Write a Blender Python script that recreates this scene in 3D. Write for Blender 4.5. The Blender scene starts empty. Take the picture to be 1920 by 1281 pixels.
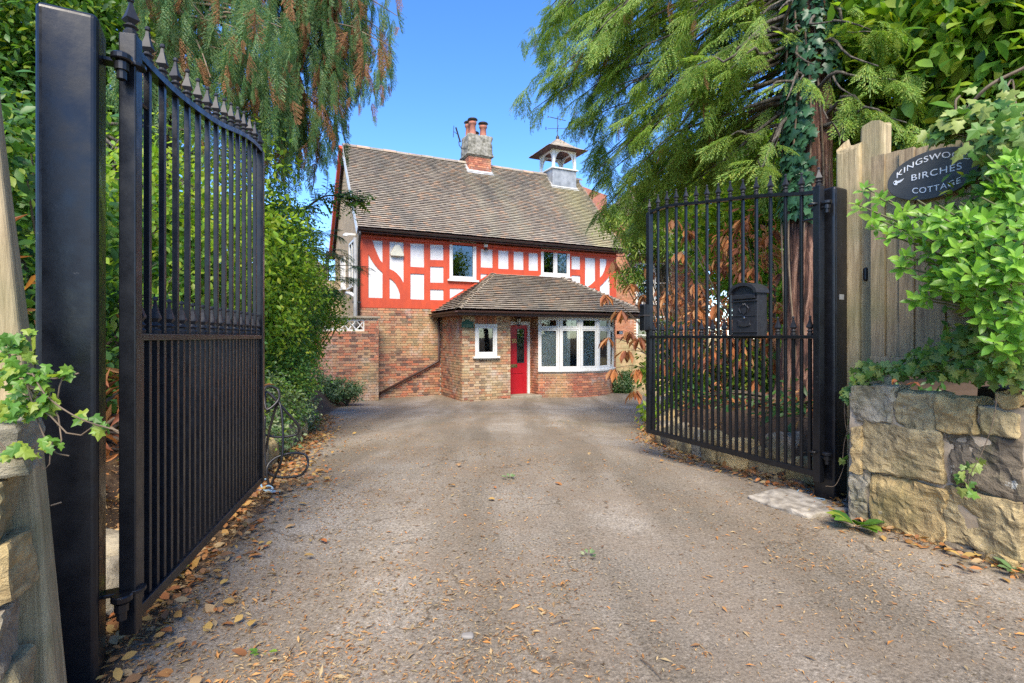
import bpy, bmesh, math, random
import numpy as np
from mathutils import Vector, Matrix
random.seed(11)
rng = np.random.default_rng(11)
SC = bpy.context.scene
_T = np.random.default_rng(5).random(4096)*2 - 1; _T = _T.tolist()
_Q = np.random.default_rng(6).permutation(4096).tolist()
class noise:      # small deterministic value noise
    @staticmethod
    def _v(x, y, z, o=0):
        xi, yi, zi = math.floor(x), math.floor(y), math.floor(z); fx, fy, fz = x-xi, y-yi, z-zi
        fx = fx*fx*(3-2*fx); fy = fy*fy*(3-2*fy); fz = fz*fz*(3-2*fz)
        r = 0.0
        for dx, wx in ((0, 1-fx), (1, fx)):
            a = _Q[(xi+dx+o) & 4095]
            for dy, wy in ((0, 1-fy), (1, fy)):
                b = _Q[(a+yi+dy) & 4095]
                r += wx*wy*(_T[_Q[(b+zi) & 4095]]*(1-fz) + _T[_Q[(b+zi+1) & 4095]]*fz)
        return r
    @staticmethod
    def noise(v): return noise._v(v[0], v[1], v[2])*.8
    @staticmethod
    def noise_vector(v): return Vector((noise._v(v[0], v[1], v[2], 17), noise._v(v[0], v[1], v[2], 531), noise._v(v[0], v[1], v[2], 1201)))*.8
COL = SC.collection
rad = math.radians
# ------------------------------------------------------------------ camera, sky, sun, exposure
CAMZ, HZ, FPX = 1.1, 632.0, 1000.0
cam_d = bpy.data.cameras.new("camera")
cam = bpy.data.objects.new("camera", cam_d); COL.objects.link(cam)
cam.location = (0, 0, CAMZ); cam.rotation_euler = (rad(90), 0, 0)
cam_d.sensor_width = 36.0; cam_d.lens = FPX / 1920 * 36.0
cam_d.shift_y = (HZ - 640.5) / 1920.0
cam_d.clip_start = 0.05; cam_d.clip_end = 3000
SC.camera = cam
world = bpy.data.worlds.new("World"); SC.world = world; world.use_nodes = True
wn = world.node_tree
sky = wn.nodes.new("ShaderNodeTexSky"); sky.sky_type = 'NISHITA'; sky.sun_disc = False
SUN_EL, SUN_ROT = rad(47), rad(182)
sky.sun_elevation = SUN_EL; sky.sun_rotation = SUN_ROT
sky.air_density = 0.85; sky.dust_density = 0.3; sky.ozone_density = 3.2
bgn = wn.nodes["Background"]; bgn.inputs[1].default_value = 0.15
hs = wn.nodes.new("ShaderNodeHueSaturation"); hs.inputs["Saturation"].default_value = 1.24; hs.inputs["Hue"].default_value = 0.508
wn.links.new(sky.outputs[0], hs.inputs["Color"]); wn.links.new(hs.outputs[0], bgn.inputs[0])
sun_d = bpy.data.lights.new("sun", 'SUN'); sun_d.energy = 3.0; sun_d.angle = rad(32); sun_d.color = (1.0, 0.90, 0.74)
sun = bpy.data.objects.new("sun", sun_d); COL.objects.link(sun)
sd = Vector((math.sin(SUN_ROT) * math.cos(SUN_EL), math.cos(SUN_ROT) * math.cos(SUN_EL), math.sin(SUN_EL)))
sun.rotation_euler = sd.to_track_quat('Z', 'Y').to_euler(); sun.location = (0, -5, 30)
SC.view_settings.view_transform = 'Standard'; SC.view_settings.look = 'None'
SC.view_settings.gamma = 1.0; SC.view_settings.exposure = 1.42
SC.cycles.max_bounces = 6; SC.cycles.diffuse_bounces = 3; SC.cycles.glossy_bounces = 3
SC.cycles.transmission_bounces = 4; SC.cycles.transparent_max_bounces = 8
SC.cycles.caustics_reflective = False; SC.cycles.caustics_refractive = False
SC.cycles.sample_clamp_indirect = 4.0; SC.cycles.use_denoising = False; SC.cycles.use_adaptive_sampling = False

# ------------------------------------------------------------------ helpers
def P(px, py, Y):
    return Vector(((px - 960) / FPX * Y, Y, CAMZ + (HZ - py) / FPX * Y))
def link(o, parent=None):
    COL.objects.link(o)
    if parent: o.parent = parent
    return o
def tag(o, label=None, cat=None, group=None, kind=None):
    if label: o["label"] = label
    if cat: o["category"] = cat
    if group: o["group"] = group
    if kind: o["kind"] = kind
    return o
def empty(name, loc=(0, 0, 0), rz=0.0, label=None, cat=None, group=None):
    o = bpy.data.objects.new(name, None); o.empty_display_size = .1
    link(o); o.location = loc; o.rotation_euler = (0, 0, rz)
    return tag(o, label, cat, group)
class G:
    def __init__(s): s.v = []; s.f = []
    def add(s, vs, fs):
        b = len(s.v); s.v += [tuple(v) for v in vs]; s.f += [tuple(b + i for i in f) for f in fs]
        return s
    def box(s, x0, x1, y0, y1, z0, z1):
        return s.add([(x0,y0,z0),(x1,y0,z0),(x1,y1,z0),(x0,y1,z0),(x0,y0,z1),(x1,y0,z1),(x1,y1,z1),(x0,y1,z1)],
              [(0,3,2,1),(4,5,6,7),(0,1,5,4),(1,2,6,5),(2,3,7,6),(3,0,4,7)])
    def obox(s, c, size, M):
        c = Vector(c); h = Vector(size) / 2; vs = []
        for z in (-1, 1):
            for x, y in ((-1,-1),(1,-1),(1,1),(-1,1)):
                vs.append(c + M @ Vector((x*h.x, y*h.y, z*h.z)))
        return s.add(vs, [(0,3,2,1),(4,5,6,7),(0,1,5,4),(1,2,6,5),(2,3,7,6),(3,0,4,7)])
    def prism(s, poly, y0, y1, ax='xz'):
        # polygon in (a,b) plane extruded along the third axis
        n = len(poly)
        f = {'xz': lambda a, b, t: (a, t, b), 'xy': lambda a, b, t: (a, b, t), 'yz': lambda a, b, t: (t, a, b)}[ax]
        vs = [f(a, b, y0) for a, b in poly] + [f(a, b, y1) for a, b in poly]
        fs = [tuple(range(n)), tuple(range(2*n - 1, n - 1, -1))]
        fs += [(i, i + n, (i + 1) % n + n, (i + 1) % n) for i in range(n)]
        return s.add(vs, fs)
    def tube(s, pts, r, n=8, cap=True):
        pts = [Vector(p) for p in pts]; m = len(pts)
        if not hasattr(r, '__len__'): r = [r] * m
        prev = None; vs = []
        for i, p in enumerate(pts):
            t = (pts[min(i+1, m-1)] - pts[max(i-1, 0)]).normalized()
            if prev is None:
                a = Vector((0, 0, 1)) if abs(t.z) < .9 else Vector((1, 0, 0)); prev = t.cross(a).normalized()
            u = (prev - t * prev.dot(t)); u = u.normalized() if u.length > 1e-6 else t.orthogonal().normalized()
            prev = u; w = t.cross(u)
            for k in range(n):
                a = 2 * math.pi * k / n; vs.append(p + (u * math.cos(a) + w * math.sin(a)) * r[i])
        fs = [(i*n + k, i*n + (k+1) % n, (i+1)*n + (k+1) % n, (i+1)*n + k) for i in range(m-1) for k in range(n)]
        if cap: fs += [tuple(range(n-1, -1, -1)), tuple(range((m-1)*n, m*n))]
        return s.add(vs, fs)
    def lathe(s, prof, c, n=10, ax=None):
        # prof: list of (r, z)
        c = Vector(c); vs = []
        for r, z in prof:
            for k in range(n):
                a = 2*math.pi*k/n; v = Vector((r*math.cos(a), r*math.sin(a), z))
                if ax: v = ax @ v
                vs.append(c + v)
        m = len(prof)
        fs = [(i*n + k, i*n + (k+1) % n, (i+1)*n + (k+1) % n, (i+1)*n + k) for i in range(m-1) for k in range(n)]
        fs += [tuple(range(n-1, -1, -1)), tuple(range((m-1)*n, m*n))]
        return s.add(vs, fs)
    def mesh(s, name, smooth=False):
        me = bpy.data.meshes.new(name); me.from_pydata(s.v, [], s.f); me.update()
        if smooth: me.polygons.foreach_set("use_smooth", [True] * len(me.polygons))
        return me
    def build(s, name, mat, parent=None, smooth=False, bevel=0, seg=2, fix=False):
        me = s.mesh(name, smooth); me.materials.append(mat)
        if fix:
            bm = bmesh.new(); bm.from_mesh(me); bmesh.ops.recalc_face_normals(bm, faces=bm.faces); bm.to_mesh(me); bm.free()
        o = link(bpy.data.objects.new(name, me), parent)
        if bevel:
            b = o.modifiers.new("bevel", 'BEVEL'); b.width = bevel; b.segments = seg; b.limit_method = 'ANGLE'; b.angle_limit = rad(40)
        return o
def npmesh(name, V, F, mat, parent=None, smooth=False):
    V = np.ascontiguousarray(V, dtype=np.float32); F = np.ascontiguousarray(F, dtype=np.int32); k = F.shape[1]
    me = bpy.data.meshes.new(name)
    me.vertices.add(len(V)); me.vertices.foreach_set("co", V.ravel())
    me.loops.add(F.size); me.loops.foreach_set("vertex_index", F.ravel())
    me.polygons.add(len(F)); me.polygons.foreach_set("loop_start", np.arange(0, F.size, k, dtype=np.int32))
    me.polygons.foreach_set("loop_total", np.full(len(F), k, dtype=np.int32))
    if smooth: me.polygons.foreach_set("use_smooth", np.ones(len(F), dtype=bool))
    me.update(calc_edges=True); me.materials.append(mat)
    return link(bpy.data.objects.new(name, me), parent)
def inst(name, me, parent=None, loc=(0, 0, 0), rot=None, scale=None):
    o = link(bpy.data.objects.new(name, me), parent); o.location = loc
    if rot is not None: o.rotation_euler = rot
    if scale is not None: o.scale = scale
    return o
# ---- materials
def lin(c):
    return tuple(((x/255)/12.92 if x/255 <= .04045 else ((x/255+.055)/1.055)**2.4) for x in c)
def nm(name):
    m = bpy.data.materials.new(name); m.use_nodes = True
    return m, m.node_tree, m.node_tree.nodes["Principled BSDF"]
def ramp(nt, stops, interp='LINEAR'):
    r = nt.nodes.new("ShaderNodeValToRGB"); r.color_ramp.interpolation = interp
    while len(r.color_ramp.elements) < len(stops): r.color_ramp.elements.new(.5)
    for e, (p, c) in zip(r.color_ramp.elements, stops):
        e.position = p; e.color = (*c, 1) if len(c) == 3 else c
    return r
def pos(nt):
    return nt.nodes.new("ShaderNodeNewGeometry").outputs["Position"]
def noi(nt, vec, scale, detail=4, rough=.55, dist=0.0):
    n = nt.nodes.new("ShaderNodeTexNoise"); n.inputs["Scale"].default_value = scale; n.inputs["Detail"].default_value = detail
    n.inputs["Roughness"].default_value = rough; n.inputs["Distortion"].default_value = dist
    nt.links.new(vec, n.inputs["Vector"]); return n.outputs["Fac"]
def mapv(nt, vec, scale=(1,1,1), rot=(0,0,0)):
    m = nt.nodes.new("ShaderNodeMapping"); m.inputs["Scale"].default_value = scale; m.inputs["Rotation"].default_value = rot
    nt.links.new(vec, m.inputs["Vector"]); return m.outputs[0]
def mix(nt, fac, a, b, mode='MIX'):
    m = nt.nodes.new("ShaderNodeMix"); m.data_type = 'RGBA'; m.blend_type = mode
    for s, v in ((0, fac), (6, a), (7, b)):
        if isinstance(v, (int, float)): m.inputs[s].default_value = v
        elif isinstance(v, tuple): m.inputs[s].default_value = (*v, 1)
        else: nt.links.new(v, m.inputs[s])
    return m.outputs[2]
def mth(nt, op, a, b=0.0):
    m = nt.nodes.new("ShaderNodeMath"); m.operation = op
    for i, v in enumerate((a, b)):
        if isinstance(v, (int, float)): m.inputs[i].default_value = v
        else: nt.links.new(v, m.inputs[i])
    return m.outputs[0]
def bump(nt, bs, h, strength=.3, dist=.01):
    b = nt.nodes.new("ShaderNodeBump"); b.inputs["Strength"].default_value = strength; b.inputs["Distance"].default_value = dist
    nt.links.new(h, b.inputs["Height"]); nt.links.new(b.outputs[0], bs.inputs["Normal"])
def rnd(nt):
    g = nt.nodes.new("ShaderNodeNewGeometry"); o = nt.nodes.new("ShaderNodeObjectInfo")
    return mth(nt, 'FRACT', mth(nt, 'ADD', g.outputs["Random Per Island"], o.outputs["Random"]))
def simple(name, c1, c2=None, scale=6, rough=.6, metal=0, bmp=0, bsc=60, detail=5, spec=.5, stretch=(1,1,1), lo=.35, hi=.65, coat=0):
    m, nt, b = nm(name); p = mapv(nt, pos(nt), stretch)
    if c2:
        r = ramp(nt, [(lo, c1), (hi, c2)]); nt.links.new(noi(nt, p, scale, detail), r.inputs[0]); nt.links.new(r.outputs[0], b.inputs["Base Color"])
    else: b.inputs["Base Color"].default_value = (*c1, 1)
    b.inputs["Roughness"].default_value = rough; b.inputs["Metallic"].default_value = metal
    b.inputs["Specular IOR Level"].default_value = spec; b.inputs["Coat Weight"].default_value = coat
    if bmp: bump(nt, b, noi(nt, p, bsc, 4), bmp, .004)
    return m
def leafmat(name, cols, rough=.45, trans=.35, vary=3.0):
    """cols: colours picked at random for each leaf"""
    m, nt, b = nm(name); n = len(cols)
    r = ramp(nt, [((i + .0) / n, c) for i, c in enumerate(cols)], 'LINEAR'); nt.links.new(rnd(nt), r.inputs[0])
    c = mix(nt, noi(nt, pos(nt), vary, 3), mix(nt, 1.0, r.outputs[0], (.62, .66, .6), 'MULTIPLY'), mix(nt, 1.0, r.outputs[0], (1.35, 1.3, 1.2), 'MULTIPLY'))
    nt.links.new(c, b.inputs["Base Color"]); b.inputs["Roughness"].default_value = rough; b.inputs["Specular IOR Level"].default_value = .35
    t = nt.nodes.new("ShaderNodeBsdfTranslucent"); nt.links.new(mix(nt, 1.0, c, (1.25, 1.3, .6), 'MULTIPLY'), t.inputs[0])
    ms = nt.nodes.new("ShaderNodeMixShader"); ms.inputs[0].default_value = trans
    nt.links.new(b.outputs[0], ms.inputs[1]); nt.links.new(t.outputs[0], ms.inputs[2])
    nt.links.new(ms.outputs[0], nt.nodes["Material Output"].inputs[0]); return m
def brickmat(name, cols, stain=.5, seed=0.0, orange=False):
    m, nt, b = nm(name); n = len(cols)
    r = ramp(nt, [(i / n, c) for i, c in enumerate(cols)], 'CONSTANT'); nt.links.new(rnd(nt), r.inputs[0])
    p = mapv(nt, pos(nt)); nt.nodes[-1].inputs["Location"].default_value = (seed, seed*2, seed)
    base = mix(nt, noi(nt, p, 40, 5), mix(nt, 1.0, r.outputs[0], (.68, .66, .64), 'MULTIPLY'), mix(nt, 1.0, r.outputs[0], (1.3, 1.3, 1.3), 'MULTIPLY'))
    g = ramp(nt, [(.47, (0, 0, 0)), (.62, (1, 1, 1))]); nt.links.new(noi(nt, p, .9, 5, .6), g.inputs[0])
    f = mth(nt, 'MULTIPLY', g.outputs[0], stain)
    base = mix(nt, f, base, (.46,.38,.18))
    w = ramp(nt, [(.56, (0, 0, 0)), (.68, (1, 1, 1))]); nt.links.new(noi(nt, mapv(nt, p, (1, 1, .8)), 1.7, 6, .65), w.inputs[0])
    base = mix(nt, mth(nt, 'MULTIPLY', w.outputs[0], .55), base, (.56,.47,.40))
    nt.links.new(base, b.inputs["Base Color"]); b.inputs["Roughness"].default_value = .85
    bump(nt, b, noi(nt, p, 90, 4), .5, .004); return m
M = {}
B1, B2, B3, B4, B5 = (.43,.155,.085), (.28,.12,.075), (.52,.21,.11), (.42,.24,.14), (.15,.085,.065)
M['brick'] = brickmat("weathered_brick", [B1, B2, B4, B1, B3, B5, (.36,.20,.13), B2, (.30,.16,.10), B4], .4)
M['brick_red'] = brickmat("red_brick", [B1, B3, (.36,.115,.065), B2, B1, (.29,.11,.07), B2, (.42,.18,.11)], .4, 7.3)
M['brick_buff'] = brickmat("buff_brick", [(.46,.27,.15), (.40,.25,.15), B4, (.52,.34,.20), B2, (.36,.25,.15), (.46,.33,.23), B1, (.20,.13,.09), (.54,.40,.26)], .4, 3.1)
M['brick_orange'] = brickmat("orange_villa_brick", [(.42,.17,.09), (.38,.15,.08), (.46,.21,.12), (.36,.16,.10)], .15, 1.0)
M['mortar'] = simple("mortar", (.72,.62,.47), (.55,.47,.36), 3, .9, bmp=.4)
M['mortar_pink'] = simple("mortar_pink", (.52,.41,.28), (.30,.23,.15), 8, .95, bmp=.7, bsc=40)
M['white'] = simple("white_paint", (.68,.68,.67), (.60,.60,.57), 3, .45)
M['render_white'] = simple("white_render", (.66,.66,.67), (.50,.50,.49), 3.5, .85, bmp=.5, bsc=60, detail=9, stretch=(1,1,.35), lo=.45, hi=.8)
M['red_timber'] = simple("vermilion_timber", (.52,.066,.02), (.38,.05,.02), 5, .6, bmp=.6, bsc=14, detail=9, stretch=(1,1,.4), lo=.4, hi=.75)
M['fascia'] = simple("dark_brown_fascia", (.07,.03,.022), (.045,.022,.018), 8, .5)
M['gutter'] = simple("black_plastic", (.018,.016,.015), (.03,.026,.024), 6, .35)
M['door'] = simple("red_door_paint", (.45,.012,.02), (.40,.01,.017), 5, .3)
M['brass'] = simple("brass", (.62,.42,.16), None, rough=.3, metal=1)
M['lead'] = simple("lead_sheet", (.15,.165,.18), (.30,.32,.34), 3.5, .6, bmp=.3, bsc=12, detail=7)
M['flash'] = simple("pale_lead_flashing", (.5,.52,.54), (.36,.37,.38), 6, .7)
M['cement'] = simple("mossy_cement_render", (.10,.095,.07), (.34,.32,.27), 9, .95, bmp=.9, bsc=25, detail=8)
M['terracotta'] = simple("terracotta", (.36,.13,.08), (.24,.10,.07), 9, .8, bmp=.3)
M['iron'] = simple("grey_iron", (.03,.03,.032), (.05,.04,.035), 20, .5, metal=.3)
M['cream'] = simple("roughcast", (.44,.33,.21), (.34,.26,.17), 2, .95, bmp=.8, bsc=120)
M['grey_pipe'] = simple("grey_plastic", (.28,.29,.28), (.2,.2,.2), 5, .5)
M['coping'] = simple("stone_coping", (.32,.27,.2), (.2,.18,.13), 7, .9, bmp=.4)
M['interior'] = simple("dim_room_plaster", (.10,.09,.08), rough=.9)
M['curtain'] = simple("pale_curtain", (.66,.72,.74), (.46,.53,.55), 6, .8, stretch=(8, 8, .6))
def blackmat():
    m, nt, b = nm("black_gloss_paint"); p = pos(nt); b.inputs['Specular IOR Level'].default_value = .42
    r = ramp(nt, [(.3, (.006,.0065,.008)), (.66, (.012,.0125,.015)), (.72, (.13,.115,.10))]); nt.links.new(noi(nt, p, 26, 8, .75), r.inputs[0])
    nt.links.new(r.outputs[0], b.inputs["Base Color"])
    q = ramp(nt, [(.3, (.2,.2,.2)), (.7, (.42,.42,.42))]); nt.links.new(noi(nt, p, 14, 6), q.inputs[0]); nt.links.new(q.outputs[0], b.inputs["Roughness"])
    bump(nt, b, noi(nt, p, 55, 5), .18, .002); return m
M['black'] = blackmat()
M['finial'] = simple('black_finial_paint', (.012,.013,.016), (.025,.025,.028), 30, .5, spec=.35)
def glassmat():
    m, nt, b = nm("window_glass")
    g = nt.nodes.new("ShaderNodeBsdfGlossy"); g.inputs["Roughness"].default_value = .03; g.inputs[0].default_value = (.50,.54,.55,1)
    t = nt.nodes.new("ShaderNodeBsdfTransparent"); t.inputs[0].default_value = (.92,.95,.94,1)
    fr = nt.nodes.new("ShaderNodeFresnel"); fr.inputs[0].default_value = 1.5
    ms = nt.nodes.new("ShaderNodeMixShader")
    nt.links.new(mth(nt, 'ADD', mth(nt, 'MULTIPLY', fr.outputs[0], 1.0), .10), ms.inputs[0])
    nt.links.new(t.outputs[0], ms.inputs[1]); nt.links.new(g.outputs[0], ms.inputs[2])
    nt.links.new(ms.outputs[0], nt.nodes["Material Output"].inputs[0]); return m
M['glass'] = glassmat()
def tilemat(name, streak=True):
    m, nt, b = nm(name)
    r = ramp(nt, [(0, (.28,.235,.185)), (.2, (.33,.28,.215)), (.4, (.24,.20,.165)), (.6, (.38,.325,.25)), (.8, (.30,.245,.19)), (.96, (.44,.30,.20))], 'LINEAR')
    nt.links.new(rnd(nt), r.inputs[0]); p = pos(nt)
    c = mix(nt, noi(nt, p, 30, 5), mix(nt, 1.0, r.outputs[0], (.75,.75,.75), 'MULTIPLY'), mix(nt, 1.0, r.outputs[0], (1.3,1.3,1.3), 'MULTIPLY'))
    # lichen and moss staining in patches
    g = ramp(nt, [(.50, (0,0,0)), (.66, (1,1,1))]); nt.links.new(noi(nt, p, .8, 7, .65, .4), g.inputs[0])
    c = mix(nt, mth(nt, 'MULTIPLY', g.outputs[0], .6), c, (.13,.135,.125))
    sp = ramp(nt, [(.62, (0,0,0)), (.7, (1,1,1))]); nt.links.new(noi(nt, p, 3.2, 7, .75), sp.inputs[0])
    c = mix(nt, mth(nt, 'MULTIPLY', sp.outputs[0], .75), c, (.27,.23,.08))
    if streak:   # yellow lichen wash below the cupola and the chimney, in house coordinates
        tc = nt.nodes.new("ShaderNodeTexCoord"); sx = nt.nodes.new("ShaderNodeSeparateXYZ"); nt.links.new(tc.outputs["Object"], sx.inputs[0])
        wob = mth(nt, 'MULTIPLY', mth(nt, 'SUBTRACT', noi(nt, p, 1.3, 5), .5), 1.6)
        xx = mth(nt, 'ADD', sx.outputs[0], wob)
        for cx, w, k, col in ((8.35, .75, .75, (.42,.38,.20)), (5.25, .3, .5, (.42,.38,.27)), (4.2, .22, .4, (.42,.38,.27))):
            d = mth(nt, 'ABSOLUTE', mth(nt, 'SUBTRACT', xx, cx)); q = ramp(nt, [(0, (1,1,1)), (1, (0,0,0))])
            nt.links.new(mth(nt, 'DIVIDE', d, w * 1.6), q.inputs[0]); c = mix(nt, mth(nt, 'MULTIPLY', q.outputs[0], k), c, col)
    nt.links.new(c, b.inputs["Base Color"]); b.inputs["Roughness"].default_value = .85; b.inputs["Specular IOR Level"].default_value = .3
    bump(nt, b, noi(nt, p, 60, 4), .5, .004); return m
M['tile'] = tilemat("clay_tile"); M['tile2'] = tilemat("porch_tile", False)
def barkmat(name, a, b_, c, sc=6):
    m, nt, b = nm(name); p = mapv(nt, pos(nt), (3.2, 3.2, .35))
    n = noi(nt, p, sc, 8, .7, .5); r = ramp(nt, [(.41, a), (.5, b_), (.6, c)]); nt.links.new(n, r.inputs[0])
    nt.links.new(r.outputs[0], b.inputs["Base Color"]); b.inputs["Roughness"].default_value = .95; bump(nt, b, n, 1.0, .05); return m
M['bark_red'] = barkmat("redwood_bark", (.025,.013,.010), (.13,.06,.04), (.32,.185,.125))
M['bark_grey'] = barkmat("grey_bark", (.05,.042,.032), (.12,.10,.075), (.2,.17,.13), 9)
M['twig'] = simple("twig_bark", (.10,.07,.045), (.19,.14,.09), 12, .9)
def woodmat(name, a, b_, green=.5):
    m, nt, b = nm(name); p = mapv(nt, pos(nt), (14, 14, .9))
    n = noi(nt, p, 4, 10, .75, .6); r = ramp(nt, [(.36, a), (.64, b_)]); nt.links.new(n, r.inputs[0])
    g = ramp(nt, [(.42, (0,0,0)), (.62, (1,1,1))]); nt.links.new(noi(nt, pos(nt), 2.2, 5), g.inputs[0])
    c = mix(nt, mth(nt, 'MULTIPLY', g.outputs[0], green), r.outputs[0], (.17,.17,.075))
    d = ramp(nt, [(.6, (0,0,0)), (.75, (1,1,1))]); nt.links.new(noi(nt, mapv(nt, pos(nt), (5, 5, 2)), 1.6, 6, .7), d.inputs[0])
    c = mix(nt, mth(nt, 'MULTIPLY', d.outputs[0], .55), c, (.075,.06,.045))
    nt.links.new(c, b.inputs["Base Color"]); b.inputs["Roughness"].default_value = .85; bump(nt, b, n, .6, .006); return m
M['oak'] = woodmat("weathered_oak", (.25,.18,.09), (.54,.42,.24), .55)
M['board'] = woodmat("weathered_fence_board", (.20,.14,.08), (.44,.33,.19), .55)
def stonemat(name, cols, lichen=.3):
    m, nt, b = nm(name); n = len(cols); tc = pos(nt)
    r = ramp(nt, [(i / n, c) for i, c in enumerate(cols)], 'CONSTANT'); nt.links.new(rnd(nt), r.inputs[0])
    big = noi(nt, mapv(nt, tc, (1, 1, 1.8)), 6, 9, .68, .8)
    k = ramp(nt, [(.28, (.38,.34,.30)), (.5, (.95,.92,.9)), (.72, (1.5,1.45,1.35))]); nt.links.new(big, k.inputs[0])
    c = mix(nt, 1.0, r.outputs[0], k.outputs[0], 'MULTIPLY')
    g = ramp(nt, [(.52, (0,0,0)), (.64, (1,1,1))]); nt.links.new(noi(nt, tc, 3.1, 6, .6), g.inputs[0])
    c = mix(nt, mth(nt, 'MULTIPLY', g.outputs[0], .45), c, (.13,.125,.045))
    l = ramp(nt, [(.62, (0,0,0)), (.66, (1,1,1))]); nt.links.new(noi(nt, tc, 11, 7, .7), l.inputs[0])
    c = mix(nt, mth(nt, 'MULTIPLY', l.outputs[0], lichen), c, (.45,.45,.40))
    nt.links.new(c, b.inputs["Base Color"]); b.inputs["Roughness"].default_value = .92
    bump(nt, b, mth(nt, 'ADD', big, mth(nt, 'MULTIPLY', noi(nt, tc, 45, 6, .7), .35)), 1.0, .03); return m
M['stone'] = stonemat("sandstone", [(.52,.38,.17), (.45,.35,.18), (.56,.41,.19), (.40,.32,.17)])
M['stone_dark'] = stonemat("dark_lichened_stone", [(.15,.125,.09)], .9)
M['stone_grey'] = stonemat("grey_stone", [(.38,.34,.25), (.33,.28,.20)], .4)
# leaves
M['cypress_blue'] = leafmat("blue_green_cypress", [(.055,.15,.065), (.085,.21,.085), (.14,.25,.08), (.045,.12,.06), (.18,.25,.07)], .5, .4, 2)
M['cypress'] = leafmat("bright_cypress", [(.14,.26,.045), (.22,.36,.065), (.08,.18,.03), (.32,.45,.09), (.17,.30,.06), (.28,.34,.06)], .5, .4, 1.2)
M['dead_spray'] = leafmat("dead_brown_needles", [(.25,.11,.045), (.32,.16,.07), (.20,.10,.05)], .8, .25)
M['leaf_green'] = leafmat("fresh_green_leaf", [(.08,.20,.03), (.13,.28,.04), (.055,.145,.028), (.19,.35,.055), (.26,.34,.05)], .4, .42)
M['leaf_yellow'] = leafmat("yellow_green_leaf", [(.24,.40,.03), (.34,.48,.045), (.16,.31,.03), (.46,.50,.05), (.20,.36,.04)], .45, .5)
M['leaf_dark'] = leafmat("dark_green_leaf", [(.04,.11,.025), (.06,.16,.035), (.035,.09,.025), (.09,.20,.045)], .4, .35)
M['leaf_bright'] = leafmat("glossy_bright_leaf", [(.09,.20,.03), (.33,.52,.10), (.15,.33,.04), (.22,.44,.055), (.11,.26,.04), (.28,.50,.08), (.18,.37,.045)], .28, .4, 5)
M['leaf_ivy'] = leafmat("ivy_leaf", [(.10,.22,.04), (.16,.30,.06), (.06,.15,.035), (.25,.36,.11), (.30,.36,.10)], .42, .35, 6)
M['leaf_ivy_dark'] = leafmat("dark_ivy_leaf", [(.02,.06,.03), (.03,.09,.045), (.045,.12,.06)], .35, .2, 4)
M['leaf_pale'] = leafmat("variegated_leaf", [(.25,.33,.16), (.12,.20,.08), (.33,.38,.22), (.07,.14,.05), (.16,.26,.10)], .5, .25, 5)
M['leaf_brown'] = leafmat("withered_brown_leaf", [(.44,.14,.05), (.52,.22,.08), (.32,.10,.045), (.58,.30,.13), (.25,.09,.05)], .6, .3, 5)
M['litter'] = leafmat("fallen_needle_litter", [(.42,.20,.07), (.52,.31,.12), (.24,.12,.055), (.46,.33,.18), (.12,.07,.04), (.54,.24,.07), (.18,.10,.05), (.36,.27,.15)], .8, .1, 2)
M['litter_leaf'] = leafmat("fallen_leaf", [(.42,.20,.07), (.33,.14,.05), (.50,.33,.10), (.24,.12,.06), (.46,.15,.04), (.40,.28,.15)], .7, .15, 4)
# ------------------------------------------------------------------ ground
LEDGE = [(-3,-1.30),(1.2,-1.32),(1.76,-1.50),(3.4,-1.80),(3.8,-1.85),(5.5,-2.35),(7,-2.75),(9.1,-3.4),(12.6,-4.25),(14.8,-4.45),(15.6,-4.6),(60,-4.6)]
REDGE = [(-3,2.4),(2.2,2.6),(3.0,2.26),(3.6,2.25),(3.9,2.16),(5.1,1.78),(6.2,1.72),(8,2.2),(11,2.95),(12.6,3.5),(13.6,4.6),(15,9),(60,9)]
def lerp(t, x):
    return float(np.interp(x, [a for a, _ in t], [b for _, b in t]))
def gbase(y):
    return float(np.interp(y, [-20, 3.6, 4.4, 14.0, 15.0, 60, 300], [0, 0, -.028, -.665, -.70, -.70, -.70]))
def bankh(x, y):
    """0 on the drive, 0..1 over the banks beside it"""
    l = lerp(LEDGE, y) - x; r = x - lerp(REDGE, y)
    b = 0.0
    if l > 0 and y < 15: b = max(b, min(1, l / .35))
    if r > 0 and y > 3.2 and y < 15: b = max(b, min(1, r / .35))
    if y > 13.5: b *= max(0, (15 - y) / 1.5)
    return b
def gz(x, y):
    b = bankh(x, y); h = .42 * b * b * (3 - 2*b)
    l = lerp(LEDGE, y) - x
    if b >= 1 and y < 15: h += min(.6, .10 * max(0, max(l, x - lerp(REDGE, y)) - .35)) * (1 if y < 13.5 else max(0, (15-y)/1.5))
    n = noise.noise(Vector((x*.9, y*.9, 0))) * .018 + noise.noise(Vector((x*4, y*4, 3))) * (.004 + .03*b)
    far = 1.0 if abs(x) < 12 and y < 30 else .2
    edge = 0.0
    if y < 4 and x < -1.0: edge = .05 * min(1, (-1.0 - x) / .4)      # debris piled against the gate
    return gbase(y) + h + n * far + edge
def axis(segs):
    out = []
    for a, b, s in segs:
        out += list(np.arange(a, b - 1e-6, s))
    return out + [segs[-1][1]]
xs = axis([(-300,-60,60),(-60,-14,6),(-14,-6,.6),(-6,6,.1),(6,14,.6),(14,60,6),(60,300,60)])
ys = axis([(-60,-4,8),(-4,0,.5),(0,8,.1),(8,17,.15),(17,32,1.5),(32,80,8),(80,400,60)])
V = np.array([(x, y, gz(x, y)) for y in ys for x in xs]); nx = len(xs)
F = np.array([(j*nx+i, j*nx+i+1, (j+1)*nx+i+1, (j+1)*nx+i) for j in range(len(ys)-1) for i in range(nx-1)])
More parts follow.
